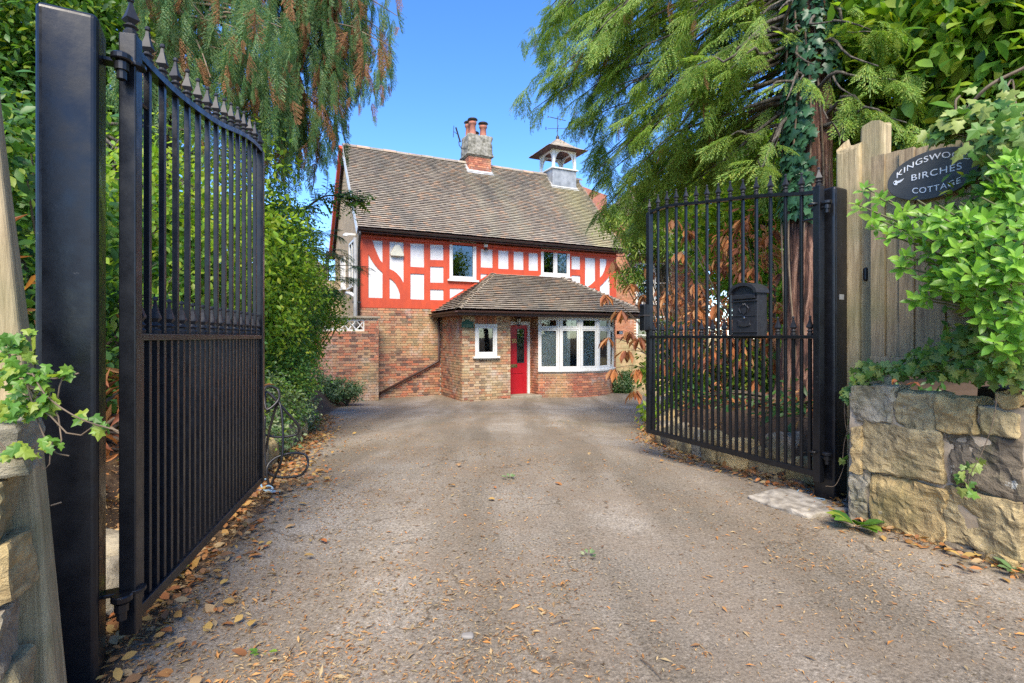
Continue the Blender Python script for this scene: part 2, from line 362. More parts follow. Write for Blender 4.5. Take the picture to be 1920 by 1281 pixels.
def groundmat():
    m, nt, b = nm("drive_asphalt_and_soil"); p = pos(nt)
    trk = noi(nt, mapv(nt, p, (1.1, .16, 1)), 1.4, 4, .5, .3)
    at = nt.nodes.new("ShaderNodeAttribute"); at.attribute_name = "soil"
    fine = noi(nt, p, 75, 7, .8); med = noi(nt, p, 7, 6, .65); big = noi(nt, p, .8, 5, .6, .3)
    r = ramp(nt, [(.34, (.055,.046,.037)), (.45, (.20,.178,.148)), (.58, (.33,.295,.25)), (.70, (.70,.64,.55))]); nt.links.new(fine, r.inputs[0])
    c = mix(nt, 1.0, r.outputs[0], mix(nt, big, (.72,.68,.60), (1.4,1.4,1.37)), 'MULTIPLY')
    tr = ramp(nt, [(.40, (.70,.66,.60)), (.62, (1.22,1.2,1.18))]); nt.links.new(trk, tr.inputs[0]); c = mix(nt, 1.0, c, tr.outputs[0], 'MULTIPLY')
    # cracks
    cv = nt.nodes.new('ShaderNodeTexVoronoi'); cv.feature = 'DISTANCE_TO_EDGE'; cv.inputs['Scale'].default_value = .8; wv = nt.nodes.new('ShaderNodeVectorMath'); wv.operation = 'ADD'; nt.links.new(p, wv.inputs[0]); nzc = nt.nodes.new('ShaderNodeTexNoise'); nzc.inputs['Scale'].default_value = 2.5; nzc.inputs['Detail'].default_value = 8; nt.links.new(p, nzc.inputs['Vector']); nt.links.new(nzc.outputs['Color'], wv.inputs[1]); nt.links.new(wv.outputs[0], cv.inputs['Vector'])
    ck = ramp(nt, [(.004, (.45,.42,.38)), (.012, (1,1,1))]); nt.links.new(cv.outputs['Distance'], ck.inputs[0]); ckf = ramp(nt, [(.5, (0,0,0)), (.56, (1,1,1))]); nt.links.new(big, ckf.inputs[0])
    c = mix(nt, ckf.outputs[0], c, mix(nt, 1.0, c, ck.outputs[0], 'MULTIPLY'))
    # brown film of rotted needles
    q = ramp(nt, [(.42, (0,0,0)), (.58, (1,1,1))]); nt.links.new(noi(nt, p, 1.5, 7, .65), q.inputs[0])
    c = mix(nt, mth(nt, 'MULTIPLY', q.outputs[0], .55), c, mix(nt, fine, (.09,.067,.045), (.37,.285,.195)))
    g = ramp(nt, [(.60, (0,0,0)), (.70, (1,1,1))]); nt.links.new(noi(nt, mapv(nt, p, (1.3,1,1)), .62, 5, .6), g.inputs[0])
    c = mix(nt, mth(nt, 'MULTIPLY', g.outputs[0], .35), c, (.12,.11,.035))
    # scattered pale grit
    vo = nt.nodes.new("ShaderNodeTexVoronoi"); vo.inputs["Scale"].default_value = 120; nt.links.new(p, vo.inputs["Vector"])
    k = ramp(nt, [(.10, (1,1,1)), (.2, (0,0,0))]); nt.links.new(vo.outputs["Distance"], k.inputs[0])
    c = mix(nt, mth(nt, 'MULTIPLY', k.outputs[0], mth(nt, 'MULTIPLY', vo.outputs["Color"], .6)), c, (.42,.40,.36))
    soil = mix(nt, med, (.035,.024,.015), (.11,.07,.04)); soil = mix(nt, fine, soil, (.13,.08,.045))
    sand = mix(nt, fine, (.42,.30,.13), (.52,.38,.18))
    sp = nt.nodes.new("ShaderNodeSeparateColor"); nt.links.new(at.outputs["Color"], sp.inputs[0])
    f = mth(nt, 'ADD', sp.outputs[0], mth(nt, 'MULTIPLY', mth(nt, 'SUBTRACT', med, .5), .9))
    fr = ramp(nt, [(.42, (0,0,0)), (.58, (1,1,1))]); nt.links.new(f, fr.inputs[0])
    c = mix(nt, fr.outputs[0], c, soil); c = mix(nt, sp.outputs[1], c, sand)
    nt.links.new(c, b.inputs["Base Color"]); b.inputs["Roughness"].default_value = .9; b.inputs["Specular IOR Level"].default_value = .3
    bump(nt, b, mth(nt, 'ADD', mth(nt, 'MULTIPLY', fine, .4), mth(nt, 'MULTIPLY', med, .8)), .9, .02); return m
M['ground'] = groundmat()
go = npmesh("ground", V, F, M['ground'], smooth=True); tag(go, kind="structure")
ca = go.data.color_attributes.new("soil", 'FLOAT_COLOR', 'POINT'); cd = np.zeros((len(V), 4), dtype=np.float32)
for i, (x, y, z) in enumerate(V):
    l = lerp(LEDGE, y) - x + (.25 if y < 4 else .1); r = x - lerp(REDGE, y)
    s = 0.0
    if y < 15: s = max(s, min(1, max(0, (l + .25) / .5)))
    if 3.2 < y < 15: s = max(s, min(1, max(0, (r + .15) / .3)))
    if y > 26 or abs(x) > 14: s = 1
    cd[i] = (s, 1.0 if (x > 3.6 and 16.2 < y < 24) else 0, 0, 1)
ca.data.foreach_set("color", cd.ravel())

# ------------------------------------------------------------------ brickwork
def solve_u(px, v=0.0):
    s = (px - 960) / FPX
    return (s * (15.5 - .904*v) + 4.42 - .427*v) / (.904 - .427*s)
HA = math.atan2(.427, .904)
HOUSE = empty("cottage", (-4.42, 15.5, 0), HA, "half timbered brick cottage with vermilion beams and white panels at the end of the drive", "house")
def hz(px, py, v=0.0):            # height on a plane of the house
    u = solve_u(px, v); Y = 15.5 + .427*u - .904*v
    return u, CAMZ + (HZ - py)/FPX*Y
BL, BH, BD, BJ = .213, .0625, .101, .0125
def brick_mesh(L, mat, name="brick", dep=.03):
    g = G().box(-L/2, L/2, -dep/2, dep/2, -BH/2, BH/2); me = g.mesh(name); me.materials.append(mat); return me
def brick_wall(posf, L, z0, z1, holes=(), seed=0, soldiers=None, jit=.0025):
    """posf(s)->(x,y,ang); returns list of (x,y,z,ang,len) in the parent's frame"""
    R = random.Random(seed); out = []; row = 0; z = z0 + BH/2 + .004
    while z + BH/2 < z1 + .01:
        s = -(0 if row % 2 == 0 else (BL + BD)/2 + BJ) + 0.0; k = 0
        segs = []
        while s < L:
            l = BL if k % 2 == 0 else BD
            a, b = max(s, 0), min(s + l, L); s += l + BJ; k += 1
            if b - a > .035: segs.append((a, b))
        for a, b in segs:
            parts = [(a, b)]
            for (h0, h1, hz0, hz1) in holes:
                if z + BH/2 > hz0 and z - BH/2 < hz1:
                    np_ = []
                    for (c, d) in parts:
                        if d <= h0 or c >= h1: np_.append((c, d))
                        else:
                            if c < h0 - .03: np_.append((c, h0))
                            if d > h1 + .03: np_.append((h1, d))
                    parts = np_
            for c, d in parts:
                x, y, an = posf((c + d)/2)
                out.append((x + math.sin(an)*R.uniform(-jit, jit), y - math.cos(an)*R.uniform(-jit, jit), z + R.uniform(-.0015, .0015), an, d - c, a_near((x, y))))
        z += BH + BJ; row += 1
    return out
def a_near(p): return 0
def emit_bricks(lst, mat, parent, n_single, name="brick", dep=.03):
    cache = {}
    for (x, y, z, an, l, _) in lst[:n_single]:
        k = round(l, 3)
        if k not in cache: cache[k] = brick_mesh(k, mat, name, dep)
        inst(name, cache[k], parent, (x, y, z), (0, 0, an))
    rest = lst[n_single:]
    if rest:
        g = G()
        for (x, y, z, an, l, _) in rest:
            g.obox((x, y, z), (l, dep, BH), Matrix.Rotation(an, 3, 'Z'))
        o = g.build("brickwork", mat, parent); tag(o, kind="stuff")
def line(x0, y0, x1, y1):
    L = math.hypot(x1-x0, y1-y0); an = math.atan2(y1-y0, x1-x0)
    return (lambda s: (x0 + (x1-x0)*s/L, y0 + (y1-y0)*s/L, an)), L
GZ = -.74    # foot of the house walls
# cores (mortar faces) : local x = along facade, y = back
def wall_box(name, mat, x0, x1, y0, y1, z0, z1, parent=HOUSE): return G().box(x0, x1, y0, y1, z0, z1).build(name, mat, parent)
DH = 5.5; U1 = 9.06; EAVE = 4.25; RIDGE = 7.55
ZJ = 1.95
wall_box("wall", M['mortar'], .018, U1 - .018, .018, .3, GZ - .3, ZJ)
wall_box("wall", M['brick_red'], U1 - .3, U1, .3, DH, GZ - .3, EAVE - .02)
# upper white render behind the timbers
wall_box("wall", M['render_white'], .0, U1, .03, .3, ZJ + .002, EAVE - .03)
# gable (left) wall in roughcast with windows
gp = [(.002, GZ - .3), (DH, GZ - .3), (DH, EAVE), (DH/2, RIDGE - .12), (.002, EAVE)]
G().prism(gp, -.02, .25, 'yz').build("gable_wall", M['cream'], HOUSE)
G().prism([(.31, EAVE), (DH, EAVE), (DH/2, RIDGE - .15)], U1 - .25, U1 - .01, 'yz').build("gable_wall", M['brick_red'], HOUSE)
wall_box("wall", M['brick_red'], .26, U1 - .31, DH - .3, DH - .005, GZ - .3, EAVE - .02)
wall_box("floor", M['interior'], .27, U1 - .31, .31, DH - .31, 1.75, 1.9)
# openings list for the upper windows handled by thick window boxes standing proud
def crop1(x, y): return 600 + x/3.2, 200 + y/3.2
def cp(x, y):
    return hz(*crop1(x, y))
panels = [
 [(313,802),(375,806),(375,938),(362,925),(345,890),(330,855)],
 [(289,885),(289,1147),(375,1149),(375,997),(345,970),(318,935),(300,905)],
 [(416,810),(501,815),(501,1060),(484,1028),(462,1002),(440,985),(416,975)],
 [(416,1030),(416,1152),(479,1154),(479,1125),(468,1093),(452,1062),(435,1043)],
 [(541,820),(624,824),(624,966),(541,961)], [(541,1002),(624,1005),(624,1159),(541,1156)],
 [(660,827),(740,831),(740,923),(660,920)], [(660,960),(740,962),(740,1058),(660,1056)], [(660,1097),(740,1099),(740,1162),(660,1160)],
 [(777,1090),(940,1096),(940,1166),(777,1164)],
 [(963,855),(1035,859),(1035,969),(963,965)], [(1068,863),(1130,866),(1130,976),(1068,973)],
 [(1160,869),(1220,873),(1220,981),(1160,978)], [(1250,878),(1307,881),(1307,986),(1250,984)],
 [(962,1003),(1035,1007),(1035,1090),(962,1088)],
 [(1507,898),(1560,901),(1560,979),(1507,976)], [(1508,1012),(1560,1015),(1560,1080),(1508,1078)],
 [(1588,906),(1650,910),(1650,1045),(1632,1062),(1612,1077),(1588,1088)],
 [(1677,912),(1720,915),(1716,950),(1706,985),(1694,1010),(1677,1030)],
 [(1677,1078),(1700,1058),(1722,1032),(1737,1012),(1737,1150),(1677,1146)],
 [(1588,1120),(1615,1100),(1650,1085),(1650,1140),(1588,1140)]]
polys = [[cp(*p) for p in q] for q in panels]
W1 = [cp(775,800), cp(935,808)]; W1z = (cp(850,1040)[1], cp(850,803)[1]); W1x = (W1[0][0], W1[1][0])
W2x = (cp(1323,853)[0], cp(1495,860)[0]); W2z = (cp(1410,1018)[1], cp(1410,856)[1])
tb = [(0, ZJ + .01), (U1, ZJ + .01), (U1, EAVE - .05), (0, EAVE - .05)]
bm = bmesh.new()
def loop(pts):
    vs = [bm.verts.new((x, 0, z)) for x, z in pts]
    for i in range(len(vs)): bm.edges.new((vs[i], vs[(i+1) % len(vs)]))
loop(tb)
for q in polys: loop(q)
for (x0, x1), (z0, z1) in ((W1x, W1z), (W2x, W2z)): loop([(x0+.02, z0+.02), (x1-.02, z0+.02), (x1-.02, z1-.02), (x0+.02, z1-.02)])
bmesh.ops.triangle_fill(bm, use_beauty=True, edges=bm.edges[:])
ext = bmesh.ops.extrude_face_region(bm, geom=bm.faces[:])
for e in ext['geom']:
    if isinstance(e, bmesh.types.BMVert): e.co.y += .05
bmesh.ops.recalc_face_normals(bm, faces=bm.faces)
me = bpy.data.meshes.new("timber_frame"); bm.to_mesh(me); bm.free(); me.materials.append(M['red_timber'])
o = link(bpy.data.objects.new("timber_frame", me), HOUSE); o.location = (0, -.025, 0)
for q in polys:
    G().prism(q, .004, .028, 'xz').build("infill_panel", M['render_white'], HOUSE, fix=True)
# ---- windows
def window(x0, x1, z0, z1, y, cols=1, sill=True, parent=HOUSE, fr=.065, depth=.09, curtain=False, sash=True, ang=0, ox=0, oy=0, transom=None):
    """a casement window as frame > panes; local coordinates along the wall"""
    w = G()
    w.box(x0, x0+fr, y-depth/2, y+depth/2, z0, z1); w.box(x1-fr, x1, y-depth/2, y+depth/2, z0, z1)
    w.box(x0+fr, x1-fr, y-depth/2, y+depth/2, z1-fr, z1); w.box(x0+fr, x1-fr, y-depth/2, y+depth/2, z0, z0+fr)
    xs_ = np.linspace(x0, x1, cols+1)
    for xm in xs_[1:-1]: w.box(xm-fr/2, xm+fr/2, y-depth/2+.002, y+depth/2-.002, z0+fr, z1-fr)
    f = w.build("window", M['white'], parent, bevel=.004)
    if sill: G().box(x0-.07, x1+.07, y-depth/2-.07, y+depth/2-.01, z0-.06, z0-.001).build("sill", M['white'], f, bevel=.008)
    rows = [(z0+fr, z1-fr)]
    if transom:
        G().box(x0+fr+.001, x1-fr-.001, y-depth/2+.004, y+depth/2-.004, transom-fr/2, transom+fr/2).build("transom", M['white'], f)
        rows = [(z0+fr, transom-fr/2), (transom+fr/2, z1-fr)]
    for i in range(cols):
        a = xs_[i] + (fr if i == 0 else fr/2); b = xs_[i+1] - (fr if i == cols-1 else fr/2)
        for (c, d) in rows:
            s = .045
            if sash:
                q = G(); q.box(a+.003, a+s, y-.03, y+.02, c+.003, d-.003); q.box(b-s, b-.003, y-.03, y+.02, c+.003, d-.003)
                q.box(a+s, b-s, y-.03, y+.02, d-s, d-.003); q.box(a+s, b-s, y-.03, y+.02, c+.003, c+s)
                q.build("sash", M['white'], f, bevel=.004)
            else: s = .004
            G().box(a+s, b-s, y-.004, y+.004, c+s, d-s).build("pane", M['glass'], f)
    return f
def room(x0, x1, y0, y1, z0, z1, parent=HOUSE):
    g = G(); t = .02
    g.box(x0, x1, y1, y1+t, z0, z1); g.box(x0-t, x0, y0, y1, z0, z1); g.box(x1, x1+t, y0, y1, z0, z1)
    g.box(x0, x1, y0, y1, z1, z1+t); g.box(x0, x1, y0, y1, z0-t, z0)
    return g.build("room", M['interior'], parent)
# the render wall is cut behind the windows by building it in pieces
bpy.data.objects.remove([c for c in HOUSE.children if c.name.startswith("wall") and c.data.materials[0] == M['render_white']][0])
def wall_with_holes(x0, x1, y0, y1, z0, z1, holes, mat, name="wall", parent=HOUSE):
    g = G(); hs = sorted(holes); x = x0
    for (a, b, c, d) in hs:
        g.box(x, a, y0, y1, z0, z1); g.box(a, b, y0, y1, z0, c); g.box(a, b, y0, y1, d, z1); x = b
    g.box(x, x1, y0, y1, z0, z1)
    return g.build(name, mat, parent)
wall_with_holes(.251, U1, .03, .3, ZJ+.002, EAVE-.03, [(W1x[0]+.03, W1x[1]-.03, W1z[0]+.03, W1z[1]-.03), (W2x[0]+.03, W2x[1]-.03, W2z[0]+.03, W2z[1]-.03)], M['render_white'])
window(W1x[0], W1x[1], W1z[0], W1z[1], -.0, 1, parent=HOUSE)
window(W2x[0], W2x[1], W2z[0], W2z[1], -.0, 2, parent=HOUSE)
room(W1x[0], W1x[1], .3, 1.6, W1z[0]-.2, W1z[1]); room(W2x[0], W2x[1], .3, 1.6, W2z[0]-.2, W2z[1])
def curtain(x0, x1, y, z0, z1, parent, ang=0, amp=.02):
    n = 24; g = G(); vs = []; fs = []
    for i in range(n+1):
        t = i/n; x = x0 + (x1-x0)*t; yy = y + amp*math.sin(i*1.55) ; vs += [(x, yy, z0), (x, yy+.004*math.sin(i), z1)]
    fs = [(2*i, 2*i+2, 2*i+3, 2*i+1) for i in range(n)]
    g.add(vs, fs); return g.build("curtain", M['curtain'], parent, smooth=True)
curtain(W2x[1]-.35, W2x[1]-.08, .15, W2z[0]+.1, W2z[1]-.1, HOUSE)
# gable side windows (seen very obliquely)
def gable_window(y0, y1, z0, z1):
    g = G(); x = -.055
    g.box(x-.03, -.021, y0, y1, z0, z0+.07); g.box(x-.03, -.021, y0, y1, z1-.07, z1)
    g.box(x-.03, -.021, y0, y0+.07, z0+.07, z1-.07); g.box(x-.03, -.021, y1-.07, y1, z0+.07, z1-.07)
    ym = (y0+y1)/2; g.box(x-.025, -.021, ym-.03, ym+.03, z0+.07, z1-.07)
    f = g.build("window", M['white'], HOUSE, bevel=.004)
    G().box(-.035, -.022, y0+.07, y1-.07, z0+.07, z1-.07).build("pane", M['glass'], f)
    G().box(-.14, -.021, y0-.06, y1+.06, z0-.06, z0-.001).build("sill", M['white'], f)
gable_window(.55, 1.6, 2.65, 4.05); gable_window(2.7, 3.5, 2.75, 3.8)
# ---- brick faces: front wall left of the porch
holes = []
PU0, PU1, PV = 2.46, 3.93, 1.90           # porch block
bw = brick_wall(*(lambda f, L: (f, L))(*line(0, 0, PU0, 0)), GZ, ZJ, seed=1)
side_f, side_L = line(PU0, -.02, PU0, -PV)
front_f, front_L = line(PU0, -PV, PU1, -PV)
wx0, wx1 = solve_u(890, PV) - PU0, solve_u(931, PV) - PU0
wz0 = hz(910, 668, PV)[1]; wz1 = hz(910, 608, PV)[1]
PTOP = 1.80
pf = brick_wall(front_f, front_L, GZ, PTOP, [(wx0, wx1, wz0 - .06, 3)], 2)
ps = brick_wall(side_f, side_L, GZ, PTOP, [(.95, 1.02, 1.2, 1.34), (1.3, 1.4, -.42, -.3)], 3)
ret_f, ret_L = line(PU1, -PV, PU1, -1.38)
pr = brick_wall(ret_f, ret_L, GZ, PTOP, [], 4)
emit_bricks(pf[::-1][:] if False else pf, M['brick_buff'], HOUSE, 300 if len(pf) >= 300 else len(pf))
emit_bricks(ps, M['brick'], HOUSE, 0); emit_bricks(pr, M['brick'], HOUSE, 0)
emit_bricks(bw, M['brick'], HOUSE, 0)
print("bricks", len(pf), len(ps), len(bw))
# soldier course above the little window
g = G(); n = 9
for i in range(n):
    x = PU0 + wx0 + (wx1-wx0)*(i+.5)/n
    g.obox((x, -PV, (wz1+PTOP)/2), ((wx1-wx0)/n-.01, .032, PTOP-wz1-.02), Matrix.Identity(3))
tag(g.build("soldier_course", M['brick_red'], HOUSE), kind="stuff")
# porch core
wall_with_holes(PU0+.012, PU1-.012, -PV+.01, -PV+.2, GZ-.3, PTOP+.05, [(PU0+wx0+.02, PU0+wx1-.02, wz0+.02, wz1-.02)], M['mortar'])
wall_box("wall", M['mortar'], PU0+.012, PU0+.2, -PV+.21, .0, GZ-.3, PTOP+.05)
wall_box("wall", M['mortar'], PU1-.2, PU1-.012, -PV+.21, -1.40, GZ-.3, PTOP+.05)
window(PU0+wx0, PU0+wx1, wz0, wz1, -PV-.0, 1, parent=HOUSE, fr=.075)
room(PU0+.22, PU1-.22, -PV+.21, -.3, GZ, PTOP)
# door wall
DV = 1.36; dU0, dU1 = PU1 + .0, solve_u(988, DV); dz0 = CAMZ - .110*15.95; dz1 = CAMZ + .0225*15.95
door = G().box(dU0, dU1, -DV, -DV+.045, dz0, dz1-.002).build("door", M['door'], HOUSE, bevel=.004)
fx = dU1; fw = .08
G().box(fx, fx+fw, -DV-.05, -DV+.05, dz0-.02, dz1+.11).box(dU0, fx-.001, -DV-.05, -DV+.05, dz1, dz1+.11).build("door_frame", M['white'], HOUSE, bevel=.005)
# raised mouldings and glass of the door
gx0, gx1 = solve_u(970, DV), solve_u(981.5, DV); gz0, gz1 = CAMZ - .048*15.95, CAMZ + .014*15.95
G().box(gx0, gx1, -DV-.004, -DV-.001, gz0, gz1).build("pane", M['glass'], door)
G().box(gx0+.001, gx1-.001, -DV-.0005, -DV+.001, gz0+.001, gz1-.001).build("dark_backing", M['iron'], door)
g = G()
for zz in np.linspace(gz0+.12, gz1-.12, 5): g.box(gx0, gx1, -DV-.009, -DV-.005, zz-.006, zz+.006)
g.box(gx0-.02, gx0, -DV-.014, -DV-.001, gz0-.02, gz1+.02); g.box(gx1, gx1+.02, -DV-.014, -DV-.001, gz0-.02, gz1+.02)
g.box(gx0, gx1, -DV-.014, -DV-.001, gz1, gz1+.02); g.box(gx0, gx1, -DV-.014, -DV-.001, gz0-.02, gz0)
g.build("glazing_bar", M['iron'], door)
lb = solve_u(957, DV)
G().box(lb, lb+.22, -DV-.022, -DV-.001, CAMZ-.0575*15.95, CAMZ-.0515*15.95).build("letterbox", M['brass'], door, bevel=.004)
g = G(); zz = CAMZ-.088*15.95
g.box(dU1-.62, dU1-.12, -DV-.014, -DV-.001, zz-.32, zz-.30).box(dU1-.62, dU1-.12, -DV-.014, -DV-.001, zz+.30, zz+.32)
g.box(dU1-.62, dU1-.60, -DV-.014, -DV-.001, zz-.30, zz+.30).box(dU1-.14, dU1-.12, -DV-.014, -DV-.001, zz-.30, zz+.30)
g.build("panel_moulding", M['door'], door, bevel=.004)
def text_mesh(s, size, ext=.004, bendk=0.0, shear=0.0, spacing=1.0, fat=0.0):
    c = bpy.data.curves.new("t", 'FONT'); c.body = s; c.size = size; c.extrude = ext; c.align_x = 'CENTER'; c.align_y = 'CENTER'; c.space_character = spacing; c.offset = fat
    o = bpy.data.objects.new("t", c); COL.objects.link(o); bpy.context.view_layer.update()
    me = bpy.data.meshes.new_from_object(o.evaluated_get(bpy.context.evaluated_depsgraph_get())); bpy.data.objects.remove(o)
    for v in me.vertices: v.co.y += -bendk * v.co.x**2
    return me
tm = text_mesh("50", .17, .006); tm.materials.append(M['brass'])
inst("house_number", tm, door, ((solve_u(960, DV)+solve_u(967, DV))/2, -DV-.01, CAMZ-.008*15.95), (rad(90), 0, 0))
emit_bricks(brick_wall(*line(fx+fw, -DV-.01, 4.88, -DV-.01), dz0-.1, PTOP, seed=5), M['brick_red'], HOUSE, 0)
wall_box("wall", M['mortar'], fx+fw+.001, 4.9, -DV+.002, -DV+.2, GZ-.3, PTOP+.05)
emit_bricks([b for b in brick_wall(*line(PU1+.01, -DV-.0, 4.88, -DV-.0), dz1+.11, PTOP, seed=6)], M['brick_red'], HOUSE, 0)
wall_box("wall", M['mortar'], PU1+.0, fx+fw, -DV+.012, -DV+.2, dz1+.112, PTOP+.05)
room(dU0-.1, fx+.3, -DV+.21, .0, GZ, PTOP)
G().box(PU1+.0, 4.95, -1.98, -DV-.02, GZ-.1, GZ+.12).build("doorstep", M['coping'], HOUSE, bevel=.02)
# bay: plan points in world -> house frame
ca_, sa_ = math.cos(-HA), math.sin(-HA)
def to_h(X, Y):
    dx, dy = X + 4.42, Y - 15.5
    return (dx*ca_ - dy*sa_, dx*sa_ + dy*ca_)
ang = [0, 11, 25, 47, 69]; bx, by = .779, 15.96; BAYW = [(bx, by)]
for a in ang: bx += .645*math.cos(rad(a)); by += .645*math.sin(rad(a)); BAYW.append((bx, by))
BAY = [to_h(*p) for p in BAYW]
def catmull(pts, n=10):
    out = []
    P_ = [(2*pts[0][0]-pts[1][0], 2*pts[0][1]-pts[1][1])] + list(pts) + [(2*pts[-1][0]-pts[-2][0], 2*pts[-1][1]-pts[-2][1])]
    for i in range(1, len(P_)-2):
        for k in range(n):
            t = k/n; q = []
            for d in (0, 1):
                a, b, c, e = (P_[i+j][d] for j in (-1, 0, 1, 2))
                q.append(.5*(2*b + (c-a)*t + (2*a-5*b+4*c-e)*t*t + (3*b-a-3*c+e)*t**3))
            out.append(tuple(q))
    return out + [pts[-1]]
arc = [(BAY[0][0]-.0, BAY[0][1])] + catmull(BAY)[1:]
cum = [0]
for a, b in zip(arc, arc[1:]): cum.append(cum[-1] + math.hypot(b[0]-a[0], b[1]-a[1]))
def arcf(s):
    i = min(max(int(np.searchsorted(cum, s)) - 1, 0), len(arc)-2); t = (s - cum[i])/(cum[i+1]-cum[i])
    a, b = arc[i], arc[i+1]; return (a[0]+(b[0]-a[0])*t, a[1]+(b[1]-a[1])*t, math.atan2(b[1]-a[1], b[0]-a[0]))
BZS, BZH, BZT = CAMZ - .0625*15.9, CAMZ + .0375*15.9, CAMZ + .006*15.9
BZH = 1.70; BZS = .115
emit_bricks(brick_wall(arcf, cum[-1], GZ, BZS - .07, seed=8), M['brick_red'], HOUSE, 0)
rl, rL = line(4.89, -DV-.02, BAY[0][0], BAY[0][1])
emit_bricks(brick_wall(rl, rL, GZ, PTOP, seed=9), M['brick_red'], HOUSE, 0)
# mortar core of bay, ring following the arc
def ring(path, t0, t1, z0, z1, name, mat, parent=HOUSE, bevel=0):
    n = len(path); vs = []
    for i, (x, y) in enumerate(path):
        a = path[max(i-1, 0)]; b = path[min(i+1, n-1)]; tx, ty = b[0]-a[0], b[1]-a[1]; L = math.hypot(tx, ty); nx_, ny_ = -ty/L, tx/L
        for t in (t0, t1):
            for z in (z0, z1): vs.append((x + nx_*t, y + ny_*t, z))
    fs = []
    for i in range(n-1):
        k = 4*i
        fs += [(k, k+4, k+5, k+1), (k+2, k+3, k+7, k+6), (k+1, k+5, k+7, k+3), (k, k+2, k+6, k+4)]
    fs += [(0, 1, 3, 2), (4*n-4, 4*n-2, 4*n-1, 4*n-3)]
    return G().add(vs, fs).build(name, mat, parent, bevel=bevel)
ring(arc, .008, .2, GZ-.3, BZS-.062, "wall", M['mortar'])
ring(BAY, -.07, .15, BZS-.06, BZS, "sill", M['white'], bevel=.008)
ring(BAY, -.05, .12, BZH+.001, BZH+.09, "window_head", M['white'])
bayw = None
for i in range(5):
    a, b = BAYW[i], BAYW[i+1]; a = to_h(*a); b = to_h(*b); L = math.hypot(b[0]-a[0], b[1]-a[1]); an = math.atan2(b[1]-a[1], b[0]-a[0])
    f = window(0.004, L-.004, BZS+.001, BZH, .03, 1, sill=False, parent=HOUSE, fr=.055, transom=BZT+.16)
    f.location = (a[0], a[1], 0); f.rotation_euler = (0, 0, an)
    c = curtain(.07, L-.05 if i in (0, 2) else .36, .10, BZS+.05, BZT+.12, f, amp=.02)
wall_box("room_back", M['interior'], 4.95, 8.2, -.25, -.2, GZ, 1.8)
wall_box("wall", M['mortar'], BAY[5][0]-.2, BAY[5][0]+.06, BAY[5][1]+.02, .0, GZ-.3, 1.78)
emit_bricks(brick_wall(*line(BAY[5][0]-.0, BAY[5][1]+.01, BAY[5][0]+.075, BAY[5][1]+.01), GZ, 1.75, seed=12), M['brick_red'], HOUSE, 0)
emit_bricks(brick_wall(*line(BAY[5][0]+.07, BAY[5][1]+.01, BAY[5][0]+.07, 0), GZ, 1.75, seed=10), M['brick_red'], HOUSE, 0)
emit_bricks(brick_wall(*line(BAY[5][0]+.1, 0, U1, 0), GZ, ZJ, seed=11), M['brick_red'], HOUSE, 0)
wall_box("ceiling", M['render_white'], 3.9, 8.3, -1.9, -.02, 1.765, 1.80)
# ---- main roof: tiles course by course
def tile_slab(g, O, ex, ey, en, x0, x1, y, w=.165, gauge=.1, thick=.012, jit=1.0, seed=0, clipf=None, over=1.35):
    R = random.Random(seed); x = x0 - (R.random()*.0) - (w/2 if int(round(y/gauge)) % 2 else 0)
    while x < x1:
        a, b = max(x, x0), min(x+w-.004, x1); x += w
        if b - a < .03: continue
        if clipf:
            c = clipf(y)
            a, b = max(a, c[0]), min(b, c[1])
            if b - a < .03: continue
        dz = R.uniform(0, .005)*jit; dy = R.uniform(-.006, .006)*jit; tw = R.uniform(-.004, .004)*jit
        y0 = y + dy; y1 = y + gauge*over
        lo = .052 + dz; hi = .004
        def pt(xx, yy, h): return O + ex*xx + ey*yy + en*h
        g.add([pt(a, y0, lo-thick+tw), pt(b, y0, lo-thick-tw), pt(b, y1, hi-thick), pt(a, y1, hi-thick), pt(a, y0, lo+tw), pt(b, y0, lo-tw), pt(b, y1, hi), pt(a, y1, hi)],
              [(0,3,2,1),(4,5,6,7),(0,1,5,4),(1,2,6,5),(2,3,7,6),(3,0,4,7)])
OV = .12; VF = .35
e0 = Vector((-OV, -VF, EAVE - .02)); r0 = Vector((-OV, DH/2, RIDGE)); ex = Vector((1, 0, 0)); sl = (r0 - e0); SL = sl.length; ey = sl.normalized(); en = ex.cross(ey).normalized()
WU = U1 + 2*OV
# roof body (sarking) front and back slopes, one solid
G().prism([(-VF, EAVE-.05), (DH/2, RIDGE-.02), (DH+VF, EAVE-.05), (DH+VF, EAVE-.14), (DH/2, RIDGE-.14), (-VF, EAVE-.14)], -OV+.01, U1+OV-.01, 'yz').build("roof", M['fascia'], HOUSE, fix=True)
g = G(); y = -.02; k = 0
gauge = SL / 46
